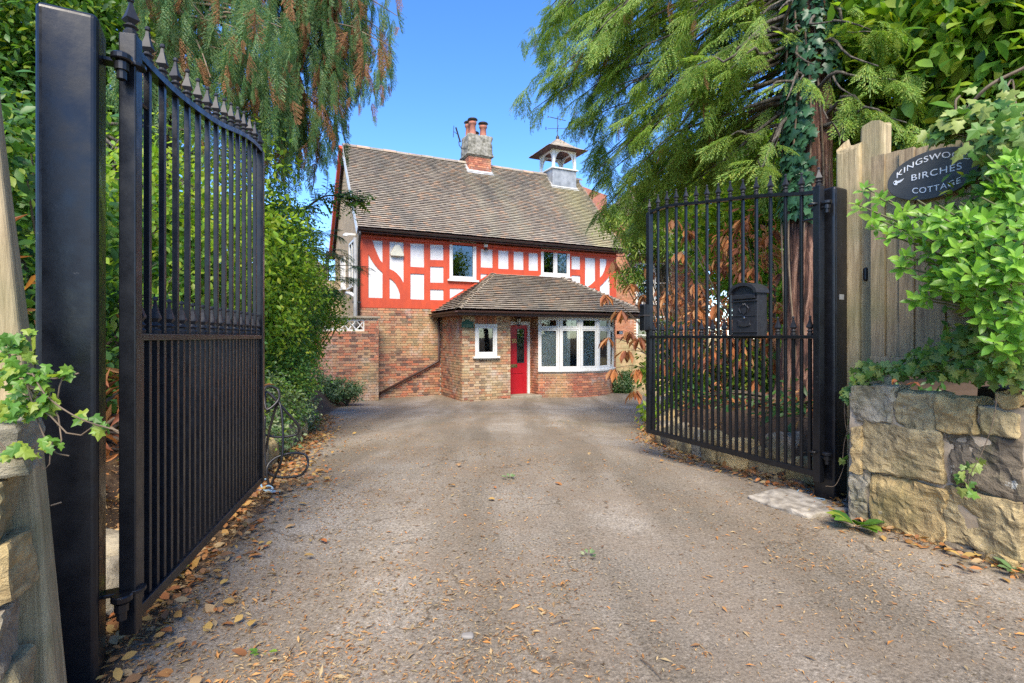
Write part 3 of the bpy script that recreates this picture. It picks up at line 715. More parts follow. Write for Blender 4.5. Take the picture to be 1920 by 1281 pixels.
# slightly sagging old roof: the courses undulate
for k in range(46):
    tile_slab(g, e0, ex, ey, en, 0, WU, k*gauge, seed=k, gauge=gauge)
g.v = [(x, y + .0, z + .018*noise.noise(Vector((x*.45, y*.8, z*.3)))*1.5) for x, y, z in g.v]
tag(g.build("roof_tiles", M['tile'], HOUSE), kind="stuff")
g = G(); er = Vector((0, -1, 0))
e1 = Vector((U1+OV, DH+VF, EAVE-.02)); r1 = Vector((U1+OV, DH/2, RIDGE)); ex2 = Vector((-1, 0, 0)); ey2 = (r1-e1).normalized(); en2 = ex2.cross(ey2).normalized()
for k in range(46): tile_slab(g, e1, ex2, ey2, en2, 0, WU, k*gauge, seed=100+k, gauge=gauge, w=.33)
tag(g.build("roof_tiles", M['tile2'], HOUSE), kind="stuff")
def ridge_tile_mesh(L, r, mat):
    g = G(); n = 7; vs = []
    for x in (0, L):
        for rr in (r, r-.014):
            for k in range(n+1):
                a = math.pi*k/n; vs.append((x, rr*math.cos(a)*1.05, rr*math.sin(a)))
    m_ = n+1; fs = []
    for k in range(n):
        fs += [(k, k+1, 2*m_+k+1, 2*m_+k), (m_+k, 3*m_+k, 3*m_+k+1, m_+k+1), (k, m_+k, m_+k+1, k+1), (2*m_+k, 2*m_+k+1, 3*m_+k+1, 3*m_+k)]
    g.add(vs, fs); me = g.mesh("ridge_tile", False); me.materials.append(mat); return me
rt = ridge_tile_mesh(.44, .11, M['tile2'])
x = -OV
while x < U1 + OV - .2:
    inst("ridge_tile", rt, HOUSE, (x, DH/2, RIDGE - .035 + random.uniform(-.006, .006)), (0, random.uniform(-.01, .01), random.uniform(-.012, .012))); x += .45
# eaves, gutter, soffit
wall_box("soffit", M['fascia'], -OV+.02, U1+OV-.02, -VF+.03, -.03, EAVE-.148, EAVE-.142)
wall_box("fascia_board", M['fascia'], -OV+.015, U1+OV-.015, -VF-.0, -VF+.028, EAVE-.15, EAVE-.05)
G().box(0, U1, -.1, -.03, EAVE-.26, EAVE-.192).build("eaves_beam", M['red_timber'], HOUSE)
def gutter_mesh(L, r=.047):
    n = 8; vs = []; fs = []
    for x in (0, L):
        for rr in (r, r-.006):
            for k in range(n+1):
                a = math.pi + math.pi*k/n; vs.append((x, rr*math.cos(a), rr*math.sin(a)))
    m_ = n+1
    for k in range(n):
        fs += [(k, k+1, 2*m_+k+1, 2*m_+k), (m_+k, 3*m_+k, 3*m_+k+1, m_+k+1)]
    return G().add(vs, fs)
o = gutter_mesh(U1+2*OV-.02).build("gutter", M['gutter'], HOUSE, smooth=True); o.location = (-OV, -VF-.06, EAVE-.07)
# bargeboards on the left verge (both slopes)
def barge(y0, z0, y1, z1, x, t, wd, mat):
    d = Vector((0, y1-y0, z1-z0)).normalized(); n_ = Vector((0, -d.z, d.y))
    if n_.z > 0: n_ = -n_
    a = Vector((x, y0, z0)); b = Vector((x, y1, z1)); vs = [a, b, b+n_*wd, a+n_*wd]
    vs = vs + [v + Vector((t, 0, 0)) for v in vs]
    G().add(vs, [(0,1,2,3),(7,6,5,4),(0,4,5,1),(1,5,6,2),(2,6,7,3),(3,7,4,0)]).build("bargeboard", mat, HOUSE, fix=True)
barge(-VF+.04, EAVE-.03, DH/2, RIDGE-.02, -OV-.0, .03, .24, M['white'])
barge(DH+VF-.04, EAVE-.03, DH/2+.002, RIDGE-.02, -OV-.12, .1, .22, M['red_timber'])
barge(-VF+.04, EAVE-.03, DH/2, RIDGE-.02, U1+OV-.03, .03, .2, M['white'])
# ---- downpipes
def pipe(pts, r, mat, name="downpipe", parent=HOUSE, n=10): return G().tube(pts, r, n).build(name, mat, parent, smooth=True)
pipe([(-.06, -VF-.02, EAVE-.12), (-.06, -VF-.02, EAVE-.25), (-.04, -.09, EAVE-.6), (-.04, -.09, GZ)], .036, M['gutter'])
pipe([(-.15, -.13, EAVE-.3), (-.15, -.13, GZ)], .055, M['grey_pipe'], "soil_pipe")
pipe([(-.15, -.13, 2.25), (-.25, .0, 2.35), (-.3, .5, 2.4)], .05, M['white'], "branch_pipe")
g = G()
for zz in (3.1, 2.1, .6): g.box(-.23, .01, -.15, -.02, zz-.02, zz+.02)
g.build("pipe_bracket", M['gutter'], HOUSE)
pu = PU0 - .1; pz = hz(820, 678)[1]; pe_u, pe_z = hz(708, 739)
pipe([(pu, -.09, 1.75), (pu, -.09, pz+.06), (pu-.04, -.09, pz), (pe_u, -.09, pe_z)], .035, M['fascia'])
# ---- porch roof (hipped lean-to)
RZ, EZ = 3.13, 1.83; EL, ER, EF = 2.16, 8.62, 2.40; TL, TR = 4.22, 6.72
Pt = {'tl': Vector((TL, -.03, RZ)), 'tr': Vector((TR, -.03, RZ)), 'wl': Vector((EL, -.03, EZ)), 'wr': Vector((ER, -.03, EZ)),
      'fl': Vector((EL, -EF, EZ)), 'fr': Vector((ER, -EF, EZ))}
def slope(O, right, top, k0, clip, seed, single=0, w=.17, gauge=.112):
    pass
def hip_slope(E0, E1, T0, T1, nm_, mat, single, seed):
    """tiles between eave E0-E1 and top T0-T1; children of the porch roof"""
    ex = (E1 - E0).normalized(); L = (E1-E0).length; t0 = (T0-E0).dot(ex); t1 = (T1-E0).dot(ex)
    up = (T0 - E0) - ex*t0; H = up.length; ey = up.normalized(); en = ex.cross(ey).normalized()
    n = int(round(H/.135)); ga = H/n; out = []
    R = random.Random(seed)
    for k in range(n):
        y = k*ga; f = y/H; c0 = f*t0 + .02; c1 = L + f*(t1-L) - .02
        x = -.17/2*(k % 2)
        while x < L:
            a, b = max(x, c0), min(x+.166, c1); x += .17
            if b - a > .03: out.append((a, b, y))
    G_ = G(); meshes = {}
    Mt = Matrix((ex, ey, en)).transposed()
    for i, (a, b, y) in enumerate(out):
        if i < single:
            k = round((b-a), 2)
            if k not in meshes:
                gg = G(); l = k/2; gg.add([(-l,0,.046),(l,0,.046),(l,ga*1.35,-.012),(-l,ga*1.35,-.012),(-l,0,.064),(l,0,.064),(l,ga*1.35,.004),(-l,ga*1.35,.004)],
                    [(0,3,2,1),(4,5,6,7),(0,1,5,4),(1,2,6,5),(2,3,7,6),(3,0,4,7)])
                me = gg.mesh("tile"); me.materials.append(mat); meshes[k] = me
            p = E0 + ex*((a+b)/2) + ey*(y+R.uniform(-.006, .006)) + en*R.uniform(0, .006)
            q = (Mt @ Matrix.Rotation(R.uniform(-.02, .02), 3, 'Z')).to_euler()
            inst("tile", meshes[k], PR, p, q)
        else:
            hh = R.uniform(0, .006); p0 = E0 + ey*(y+R.uniform(-.006, .006)) + en*hh
            G_.add([p0+ex*a+en*.046, p0+ex*b+en*.046, p0+ex*b+ey*ga*1.35-en*.012, p0+ex*a+ey*ga*1.35-en*.012, p0+ex*a+en*.064, p0+ex*b+en*.064, p0+ex*b+ey*ga*1.35+en*.004, p0+ex*a+ey*ga*1.35+en*.004],
                   [(0,3,2,1),(4,5,6,7),(0,1,5,4),(1,2,6,5),(2,3,7,6),(3,0,4,7)])
    if G_.v: tag(G_.build("tiling", mat, PR), kind="stuff")
    return len(out)
d_ = Vector((0, 0, -.03)); d2 = Vector((0, 0, -.09))
up_ = [Pt[k]+d_ for k in ('fl','fr','wr','tr','tl','wl')]; lo_ = [Pt[k]+d2 for k in ('fl','fr','wr','tr','tl','wl')]
PR = G().add(up_ + lo_, [(0,1,3,4), (1,2,3), (0,4,5), (6,10,9,7), (7,9,8), (6,11,10), (0,6,7,1), (1,7,8,2), (0,5,11,6), (2,8,9,3), (3,9,10,4), (4,10,11,5)]).build("porch_roof", M['fascia'], HOUSE, fix=True)
nf = hip_slope(Pt['fl'], Pt['fr'], Pt['tl'], Pt['tr'], "tile", M['tile2'], 300, 20)
hip_slope(Pt['wl'], Pt['fl'], Pt['tl'], Pt['tl'], "tile", M['tile2'], 0, 21)
hip_slope(Pt['fr'], Pt['wr'], Pt['tr'], Pt['tr'], "tile", M['tile2'], 0, 22)
print("porch tiles", nf)
def bonnets(a, b, nrm):
    d = b - a; L = d.length; d.normalize(); n = int(L/.135)
    side = d.cross(Vector((0, 0, 1))).normalized(); upv = side.cross(d).normalized()
    g = G(); m_ = 6; vs = []
    for (x, r, h) in ((0, .11, .045), (.22, .05, .0)):
        for rr, hh in ((r, h), (r-.0, h-.014)):
            for k in range(m_+1):
                t = math.pi*k/m_; vs.append((x, rr*math.cos(t), rr*.55*math.sin(t) + hh - .03))
    q = m_+1; fs = []
    for k in range(m_): fs += [(k, k+1, 2*q+k+1, 2*q+k), (q+k, 3*q+k, 3*q+k+1, q+k+1), (k, q+k, q+k+1, k+1)]
    me = g.add(vs, fs).mesh("hip_tile", True); me.materials.append(M['tile2'])
    Mt = Matrix((d, side, upv)).transposed()
    for i in range(n):
        inst("hip_tile", me, PR, a + d*(i*L/n) + upv*.012, (Mt @ Matrix.Rotation(random.uniform(-.05, .05), 3, 'Z') @ Matrix.Rotation(random.uniform(-.03, .03), 3, 'Y')).to_euler())
bonnets(Pt['fl'], Pt['tl'], 0); bonnets(Pt['fr'], Pt['tr'], 0)
# porch soffit, fascia, gutter
G().box(EL+.03, ER-.03, -EF+.03, -.04, EZ-.135, EZ-.095).build("soffit", M['fascia'], HOUSE)
G().box(EL-.0, ER, -EF-.02, -EF+.01, EZ-.14, EZ-.02).box(EL-.02, EL+.01, -EF+.011, -.05, EZ-.14, EZ-.02).box(ER-.01, ER+.02, -EF+.011, -.05, EZ-.14, EZ-.02).build("fascia_board", M['fascia'], HOUSE)
o = gutter_mesh(ER-EL+.1).build("gutter", M['fascia'], HOUSE, smooth=True); o.location = (EL-.05, -EF-.075, EZ-.03)
o = gutter_mesh(EF).build("gutter", M['fascia'], HOUSE, smooth=True); o.location = (EL-.075, -.04, EZ-.03); o.rotation_euler = (0, 0, rad(-90))
# orange strip of flashing board where the porch roof meets the wall
for a, b in (('wl', 'tl'), ('wr', 'tr')):
    A, B = Pt[a], Pt[b]; d = (B-A).normalized(); n_ = Vector((-d.z, 0, d.x)); n_ = n_ if n_.z > 0 else -n_
    G().add([A+n_*.01, B+n_*.01, B+n_*.09, A+n_*.09, A+n_*.01+Vector((0,-.05,0)), B+n_*.01+Vector((0,-.05,0)), B+n_*.09+Vector((0,-.05,0)), A+n_*.09+Vector((0,-.05,0))],
            [(0,1,2,3),(7,6,5,4),(0,4,5,1),(1,5,6,2),(2,6,7,3),(3,7,4,0)]).build("cover_strip", M['red_timber'], HOUSE, fix=True)
# ---- chimney
CU, CV = 4.72, 2.4; cyf = CV; cw = .435; cd_ = .72
CH = G().box(CU-cw+.012, CU+cw-.012, cyf+.012, cyf+cd_-.012, 6.6, 7.78).build("chimney", M['mortar'], HOUSE)
def chim_bricks(n0):
    lst = brick_wall(*line(CU-cw, cyf, CU+cw, cyf), 6.9, 7.74, seed=31) + brick_wall(*line(CU-cw, cyf+cd_, CU-cw, cyf), 7.2, 7.74, seed=32) + brick_wall(*line(CU+cw, cyf, CU+cw, cyf+cd_), 7.2, 7.74, seed=33)
    emit_bricks(lst, M['brick_red'], CH, len(lst))
chim_bricks(0)
G().box(CU-cw-.09, CU+cw+.09, cyf-.09, cyf+cd_+.09, 7.78, 7.84).box(CU-cw-.05, CU+cw+.05, cyf-.05, cyf+cd_+.05, 7.741, 7.779).build("corbel", M['cement'], CH, bevel=.01)
def rough_block(x0, x1, y0, y1, z0, z1, name, mat, parent, cuts=6, amp=.03, sc=4, rnd_=.0, seed=0):
    bm = bmesh.new(); bmesh.ops.create_cube(bm, size=1)
    bmesh.ops.subdivide_edges(bm, edges=bm.edges[:], cuts=cuts, use_grid_fill=True)
    c = Vector(((x0+x1)/2, (y0+y1)/2, (z0+z1)/2)); h = Vector(((x1-x0), (y1-y0), (z1-z0)))
    for v in bm.verts:
        q = v.co*2; L = (abs(q.x)**(2/rnd_) + abs(q.y)**(2/rnd_) + abs(q.z)**(2/rnd_))**(rnd_/2) if rnd_ > 0 else 1
        if rnd_ > 0: q = q / L * 1.0
        p = Vector((q.x*h.x/2, q.y*h.y/2, q.z*h.z/2))
        w_ = p + c + Vector((seed*3.7, 0, 0)); nn = noise.noise_vector(w_*sc)*amp + noise.noise_vector(w_*sc*3.1)*amp*.45
        if cuts >= 10: nn += noise.noise_vector(w_*sc*8)*amp*.28
        v.co = p + nn
    me = bpy.data.meshes.new(name); bm.to_mesh(me); bm.free(); me.materials.append(mat)
    if cuts < 12: me.polygons.foreach_set("use_smooth", [True]*len(me.polygons))
    o = link(bpy.data.objects.new(name, me), parent); o.location = c; return o
rough_block(CU-cw-.03, CU+cw+.03, cyf-.03, cyf+cd_+.03, 7.83, 8.56, "chimney_cap", M['cement'], CH, 10, .045, 6, .0)
def pot(x, y, z, h, r):
    g = G().lathe([(r*1.25, 0), (r*1.25, .05), (r, .08), (r*.85, h-.12), (r*1.0, h-.1), (r*1.15, h-.06), (r*1.15, h), (r*.8, h)], (x, y, z), 14)
    g.build("chimney_pot", M['terracotta'], CH, smooth=True)
    G().lathe([(r*.5, h), (r*.5, h+.06), (r*1.5, h+.08), (r*1.3, h+.12), (r*.6, h+.16)], (x, y, z), 12).build("pot_cowl", M['iron'], CH, smooth=True)
pot(CU-.22, cyf+.2, 8.5, .56, .13); pot(CU+.2, cyf+.2, 8.5, .48, .13); pot(CU-.26, cyf+.52, 8.5, .56, .12); pot(CU-.0, cyf+.55, 8.5, .22, .12)
# flashing: stepped skirts lying on the slope
slope_k = (RIDGE - EAVE)/(DH/2 + VF)
def roofz(y): return EAVE - .02 + (y + VF)*slope_k
def skirt(x0, x1, yf, mat=None):
    g = G(); e = .045
    vs = [(x0-.10, yf-.11, roofz(yf-.11)+e), (x1+.10, yf-.11, roofz(yf-.11)+e), (x1+.02, yf-.0, roofz(yf)+e+.05), (x0-.02, yf-.0, roofz(yf)+e+.05)]
    vs += [(a, b+.02, c-.05) for a, b, c in vs]
    g.add(vs, [(0,1,2,3),(7,6,5,4),(0,4,5,1),(1,5,6,2),(2,6,7,3),(3,7,4,0)])
    for sx, xa, xb in ((x0, x0-.10, x0-.01), (x1, x1+.10, x1+.01)):
        vs = [(xa, yf-.1, roofz(yf-.1)+e+.003), (xb, yf-.0, roofz(yf)+e+.055), (xb, DH/2-.05, roofz(DH/2-.05)+.07), (xa, DH/2-.05, roofz(DH/2-.05)+.03)]
        vs += [(a, b, c-.05) for a, b, c in vs]
        g.add(vs, [(0,1,2,3),(7,6,5,4),(0,4,5,1),(1,5,6,2),(2,6,7,3),(3,7,4,0)])
    return g
skirt(CU-cw, CU+cw, cyf).build("flashing", M['flash'], HOUSE, fix=True)
# aerial on the chimney
A0 = Vector((CU-cw-.05, cyf+.1, 8.0))
g = G().tube([A0, A0+Vector((-.2,-.02,-.03)), A0+Vector((-.3,-.02,.08)), A0+Vector((-.32,-.02,.22))], .016, 6)
g.tube([A0+Vector((-.26,-.02,.2)), A0+Vector((-.46,-.1,.68))], .03, 6)
for i in range(5):
    c = A0+Vector((-.28-.04*i, -.03-.016*i, .27+.09*i)); g.tube([c+Vector((-.02,-.1,0)), c+Vector((.02,.1,0))], .006, 5)
g.tube([A0+Vector((-.56,-.12,.3)), A0+Vector((-.54,-.12,.72))], .012, 5).tube([A0+Vector((-.36,-.05,.45)), A0+Vector((-.55,-.1,.52))], .01, 5)
g.build("television_aerial", M['iron'], CH)
# ---- cupola
QU, QV = 8.22, DH/2; qh = .54; qz0, qz1 = 6.75, 7.68
CP = G().box(QU-qh, QU+qh, QV-.56, QV+.56, qz0-.3, qz1).build("cupola", M['lead'], HOUSE, bevel=.02)
skirt(QU-qh, QU+qh, QV-.56).build("flashing", M['flash'], HOUSE, fix=True)
G().box(QU-qh-.06, QU+qh+.06, QV-.62, QV+.62, qz1, qz1+.05).build("cornice", M['white'], CP, bevel=.01)
PZ = 8.42
for sx in (-1, 1):
    for sy in (-1, 1):
        G().box(QU+sx*(qh-.06)-.05, QU+sx*(qh-.06)+.05, QV+sy*.5-.05, QV+sy*.5+.05, qz1+.051, PZ).build("post", M['white'], CP, bevel=.005)
def bracket(p, dirx, diry):
    d = Vector((dirx, diry, 0)); pts = []
    n = 6; outer = []; inner = []
    for k in range(n+1):
        a = math.pi/2*k/n; outer.append((.34*(1-math.cos(a)), -.36*(1-math.sin(a))))
    poly = [(0, 0), (.36, 0)] + [(.34*math.sin(math.pi/2*(1-k/n)) , -.40*(1-math.cos(math.pi/2*(1-k/n)))-.02 - .0) for k in range(n+1)][::1]
    # simple curved bracket: corner minus quarter circle
    poly = [(0, 0), (.38, 0)] + [(.38 - .34*math.sin(math.pi/2*k/n), -.42*(1-math.cos(math.pi/2*k/n))) for k in range(n+1)]
    s = Vector((-d.y, d.x, 0))*.018; vs = []
    for sg in (-1, 1):
        for a, b in poly: vs.append(p + d*a + Vector((0, 0, b)) + s*sg)
    m_ = len(poly)
    G().add(vs, [tuple(range(m_)), tuple(range(2*m_-1, m_-1, -1))] + [(i, i+m_, (i+1)%m_+m_, (i+1)%m_) for i in range(m_)]).build("bracket", M['white'], CP, fix=True)
for sx in (-1, 1):
    for sy in (-1, 1):
        c = Vector((QU+sx*(qh-.06), QV+sy*.5, PZ-.002))
        bracket(c+Vector((-sx*.05, 0, 0)), -sx, 0); bracket(c+Vector((0, -sy*.05, 0)), 0, -sy)
g = G(); b_ = qh-.06
g.box(QU-b_-.06, QU+b_+.06, QV-.56, QV-.45, PZ, PZ+.09).box(QU-b_-.06, QU+b_+.06, QV+.45, QV+.56, PZ, PZ+.09)
g.box(QU-b_-.06, QU-b_+.05, QV-.45, QV+.45, PZ, PZ+.09).box(QU+b_-.05, QU+b_+.06, QV-.45, QV+.45, PZ, PZ+.09)
g.build("ring_beam", M['white'], CP)
# bell-cast tiled pyramid
prof = [(.86, PZ+.02), (.62, PZ+.14), (.42, PZ+.28), (.24, PZ+.45), (.06, PZ+.62)]
vs = []; fs = []
for (r, z) in prof: vs += [(QU-r, QV-r, z), (QU+r, QV-r, z), (QU+r, QV+r, z), (QU-r, QV+r, z)]
for i in range(4):
    for k in range(4): fs.append((4*i+k, 4*i+(k+1)%4, 4*i+4+(k+1)%4, 4*i+4+k))
fs += [(3,2,1,0), (16,17,18,19)]
QR = G().add(vs, fs).build("cupola_roof", M['fascia'], CP)
g = G(); rad_ = [a for a, _ in prof][::-1]; zz_ = [b for _, b in prof][::-1]
rr = .86
rows = 11
for k in range(rows):
    t0 = k/rows; r_ = .87 - (.87-.05)*t0
    z_ = float(np.interp(r_, rad_, zz_)); r2 = r_ - .12; z2 = float(np.interp(max(r2, .05), rad_, zz_))
    for sd_ in range(4):
        Mz = Matrix.Rotation(sd_*math.pi/2, 3, 'Z'); x = -r_
        while x < r_ - .01:
            w = .16; a, b = x, min(x+w-.005, r_); x += w
            k2 = max(r2, .05)/r_
            h = random.uniform(.0, .012)
            pts = [(a, -r_-.01, z_+.012+h), (b, -r_-.01, z_+.012+h), (b*k2, -max(r2,.05), z2+.012), (a*k2, -max(r2,.05), z2+.012)]
            pts += [(p[0], p[1], p[2]+.016) for p in pts]
            g.add([Mz @ Vector(p) + Vector((QU, QV, 0)) for p in pts], [(0,3,2,1),(4,5,6,7),(0,1,5,4),(1,2,6,5),(2,3,7,6),(3,0,4,7)])
tag(g.build("tiling", M['tile2'], CP), kind="stuff")
# weathervane (stands on the cupola)
WV = G().lathe([(.07, 0), (.07, .2), (.03, .24), (.014, .3), (.012, 1.02), (.004, 1.05)], (QU, QV, PZ+.55), 10).build("weathervane", M['iron'], CP, smooth=True)
g = G(); zc = PZ + 1.08
g.tube([(QU-.36, QV+.17, zc), (QU+.36, QV-.17, zc)], .009, 6).tube([(QU-.15, QV-.33, zc), (QU+.15, QV+.33, zc)], .009, 6)
g.tube([(QU-.3, QV+.1, PZ+1.53), (QU+.32, QV-.1, PZ+1.42)], .014, 6)
g.add([(QU-.3,QV+.1,PZ+1.53),(QU-.42,QV+.13,PZ+1.6),(QU-.38,QV+.12,PZ+1.54),(QU-.42,QV+.13,PZ+1.48)], [(0,1,2,3)])
g.build("vane_arm", M['iron'], CP)
for s_, dx, dy in (("E", -.42, .2), ("W", .42, -.2)):
    t_ = text_mesh(s_, .16, .006); t_.materials.append(M['iron']); inst("compass_letter", t_, CP, (QU+dx, QV+dy, zc), (rad(90), 0, 0))
# ---- fittings on the front
def fit(name, label, cat): pass
ax_, az_ = cp(459, 872)
pts = [(ax_-.19, az_-.14), (ax_+.2, az_-.14), (ax_+.2, az_-.06), (ax_+.07, az_+.2), (ax_-.06, az_+.2), (ax_-.19, az_-.06)]
al = G().prism(pts, -.115, .002, 'xz').build("alarm_box", simple("aged_cream_plastic", (.6,.58,.47), (.5,.49,.4), 6, .5), HOUSE, bevel=.02, fix=True)
lx, lz = cp(988, 845)
G().box(lx-.06, lx+.06, -.14, -.026, lz-.01, lz+.1).build("sensor_housing", M['white'], HOUSE, bevel=.015)
G().lathe([(.0, -.05), (.06, -.04), (.06, .0), (.03, .03)], (lx, -.11, lz-.07), 12).build("sensor_eye", M['gutter'], HOUSE, smooth=True)
# lantern over the door
Lx = solve_u(971, 1.5); Lz = CAMZ + .031*15.8
LN = G().lathe([(.01, .13), (.05, .10), (.085, .06), (.085, .05)], (Lx, -1.56, Lz), 6).lathe([(.075, -.12), (.06, -.14), (.02, -.16)], (Lx, -1.56, Lz), 6).build("lantern", M['black'], HOUSE)
G().lathe([(.055, -.12), (.07, .05)], (Lx, -1.56, Lz), 6).build("lamp_glass", simple("frosted_glass", (.6,.6,.56), rough=.2), LN)
g = G().tube([(Lx, -DV-.05, Lz+.1), (Lx, -1.5, Lz+.2), (Lx, -1.56, Lz+.13)], .012, 6)
for k in range(6):
    a = math.pi/3*k; g.tube([(Lx+.058*math.cos(a), -1.56+.058*math.sin(a), Lz-.12), (Lx+.074*math.cos(a), -1.56+.074*math.sin(a), Lz+.05)], .006, 4)
g.build("lantern_bracket", M['black'], LN)
# green house plaque
gx_ = solve_u(875.5, PV); gz_ = CAMZ + (HZ-607)/FPX*(15.5 + .427*gx_ - .904*PV); w_, h_ = .175, .11
poly = [(gx_-w_, gz_-h_), (gx_+w_, gz_-h_), (gx_+w_, gz_+h_*.45)] + [(gx_+.08*math.cos(a), gz_+h_*.45+.06*math.sin(a)) for a in np.linspace(.2, math.pi-.2, 7)] + [(gx_-w_, gz_+h_*.45)]
PL = G().prism(poly, -PV-.05, -PV-.018, 'xz').build("house_plaque", simple("dark_green_enamel", (.01,.075,.05), rough=.35), HOUSE, fix=True)
g = G()
for zz, ww in ((gz_-.07, .13), (gz_-.035, .14)): g.box(gx_-ww, gx_+ww, -PV-.053, -PV-.0505, zz-.004, zz+.004)
g.build("plaque_rule", simple("dull_gilt", (.25,.3,.16), rough=.5), PL)
# floodlight at the right of the porch
fu, fz = solve_u(1160, 1.0), CAMZ + .009*17.5
G().box(fu-.09, fu+.09, -1.12, -1.0, fz-.07, fz+.05).build("floodlight", M['gutter'], HOUSE, bevel=.01)
G().box(fu-.07, fu+.07, -1.125, -1.121, fz-.055, fz+.035).build("floodlight_glass", M['white'], HOUSE)
# cctv / bulkhead on gable
G().box(-.35, -.03, .5, .56, EAVE-.12, EAVE-.06).box(-.4, -.28, .44, .56, EAVE-.16, EAVE-.1).build("camera_bracket", M['white'], HOUSE)
# rear wing, seen left of the gable
wing = wall_box("rear_wing", M['cream'], -2.2, -.3, 5.8, 8.5, GZ-.3, 3.7)
G().prism([(-2.3, 3.702), (-.25, 3.702), (-1.2, 4.5)], 5.75, 8.6, 'xz').build("wing_roof", M['tile2'], HOUSE, fix=True)
pipe([(-.42, 4.4, 4.2), (-.42, 4.4, GZ)], .06, M['gutter'])
G().box(-.55, -.03, 3.9, 4.5, GZ-.3, 3.1).build("outside_stack", M['cream'], HOUSE)
# ---- boundary wall left of the cottage
BWL = empty("boundary_wall", (-4.42, 15.5, 0), HA, "brown brick garden wall with stone coping joining the left corner of the cottage", "wall")
bx1, by0 = .40, -.62
WLf, WLL = line(-3.6, by0, bx1, by0)
ox0, ox1 = -1.05, .02; oz0, oz1 = 1.28, 1.58
lst = brick_wall(WLf, WLL, GZ-.02, 1.62, [(ox0+3.6, ox1+3.6, oz0, oz1)], 40)
lst.sort(key=lambda b: -b[0])
emit_bricks(lst, M['brick'], BWL, 300)
emit_bricks(brick_wall(*line(bx1, by0, bx1, -.02), GZ-.02, 1.62, seed=41), M['brick'], BWL, 0)
wall_with_holes(-3.6, bx1-.012, by0+.01, by0+.2, GZ-.3, 1.62, [(ox0, ox1, oz0, oz1)], M['mortar'], "wall_core", BWL)
wall_box("wall_core", M['mortar'], bx1-.22, bx1-.012, by0+.201, -.03, GZ-.3, 1.62, BWL)
G().box(-3.65, bx1+.06, by0-.06, by0+.26, 1.621, 1.685).build("coping", M['coping'], BWL, bevel=.012)
g = G(); g.box(ox0, ox1, by0+.02, by0+.06, oz0, oz0+.03).box(ox0, ox1, by0+.02, by0+.06, oz1-.03, oz1).box(ox0, ox0+.03, by0+.02, by0+.06, oz0+.03, oz1-.03).box(ox1-.03, ox1, by0+.02, by0+.06, oz0+.03, oz1-.03)
n = 5
for i in range(n):
    cx = ox0 + (ox1-ox0)*(i+.5)/n; w_ = (ox1-ox0)/n/2
    for s1 in (-1, 1): g.tube([(cx-w_, by0+.04, (oz0+oz1)/2 + s1*.13), (cx, by0+.04, (oz0+oz1)/2 - s1*.0), (cx+w_, by0+.04, (oz0+oz1)/2 - s1*.13)], .016, 5)
g.build("screen_block", M['white'], BWL)
# ---- villa beyond, right
VX, VY = 5.2, 28.0
VL = empty("brick_villa", (VX, VY, 0), rad(4), "large orange brick house with white sash windows behind the trees right of the cottage", "house")
VW = 5.2
vwin = [(1.35, 2.15, 2.9, 5.0), (2.3, 3.1, 2.9, 5.0), (1.35, 2.15, .2, 2.2), (2.3, 3.1, .2, 2.2)]
g = G(); hs = {}
def multi_wall(g, x0, x1, y0, y1, z0, z1, holes):
    xs_ = sorted({x0, x1, *[h[0] for h in holes], *[h[1] for h in holes]})
    for a, b in zip(xs_, xs_[1:]):
        z = z0
        for h in sorted([h for h in holes if h[0] <= a and h[1] >= b], key=lambda h: h[2]):
            g.box(a, b, y0, y1, z, h[2]); z = h[3]
        g.box(a, b, y0, y1, z, z1)
multi_wall(g, 0, VW, .02, .3, -1, 7.4, vwin)
g.build("wall", M['mortar'], VL)
lst = []
g = G(); z = -.7; row = 0; R = random.Random(5)
while z < 7.35:
    s = -.11*(row % 2)
    while s < VW:
        a, b = max(0, s), min(VW, s+.215); s += .225
        if b-a < .04 or any(a < h[1] and b > h[0] and z+.065 > h[2] and z < h[3] for h in vwin): continue
        g.box(a, b, -.01, .03, z, z+.065)
    z += .075; row += 1
tag(g.build("brickwork", M['brick_orange'], VL), kind="stuff")
G().box(-.02, VW+.02, -.05, .02, 5.35, 5.47).build("string_course", M['terracotta'], VL)
wall_box("wall", M['brick_orange'], 0, .3, .301, 8, -1, 7.4, VL); wall_box("wall", M['brick_orange'], VW-.3, VW, .301, 8, -1, 7.4, VL)
room(.4, VW-.4, .31, 2.5, -.8, 6.5, VL)
for (a, b, c, d) in vwin:
    w = G(); fr = .09
    w.box(a, a+fr, .0, .1, c, d).box(b-fr, b, .0, .1, c, d).box(a+fr, b-fr, .0, .1, d-fr, d).box(a+fr, b-fr, .0, .1, c, c+fr).box(a+fr, b-fr, .01, .09, (c+d)/2-.03, (c+d)/2+.03)
    f = w.build("window", M['white'], VL)
    for (e, h) in ((c+fr, (c+d)/2-.03), ((c+d)/2+.03, d-fr)): G().box(a+fr, b-fr, .05, .06, e, h).build("pane", M['glass'], f)
    G().box(a-.08, b+.08, -.08, .0, c-.1, c-.002).build("sill", M['white'], f)
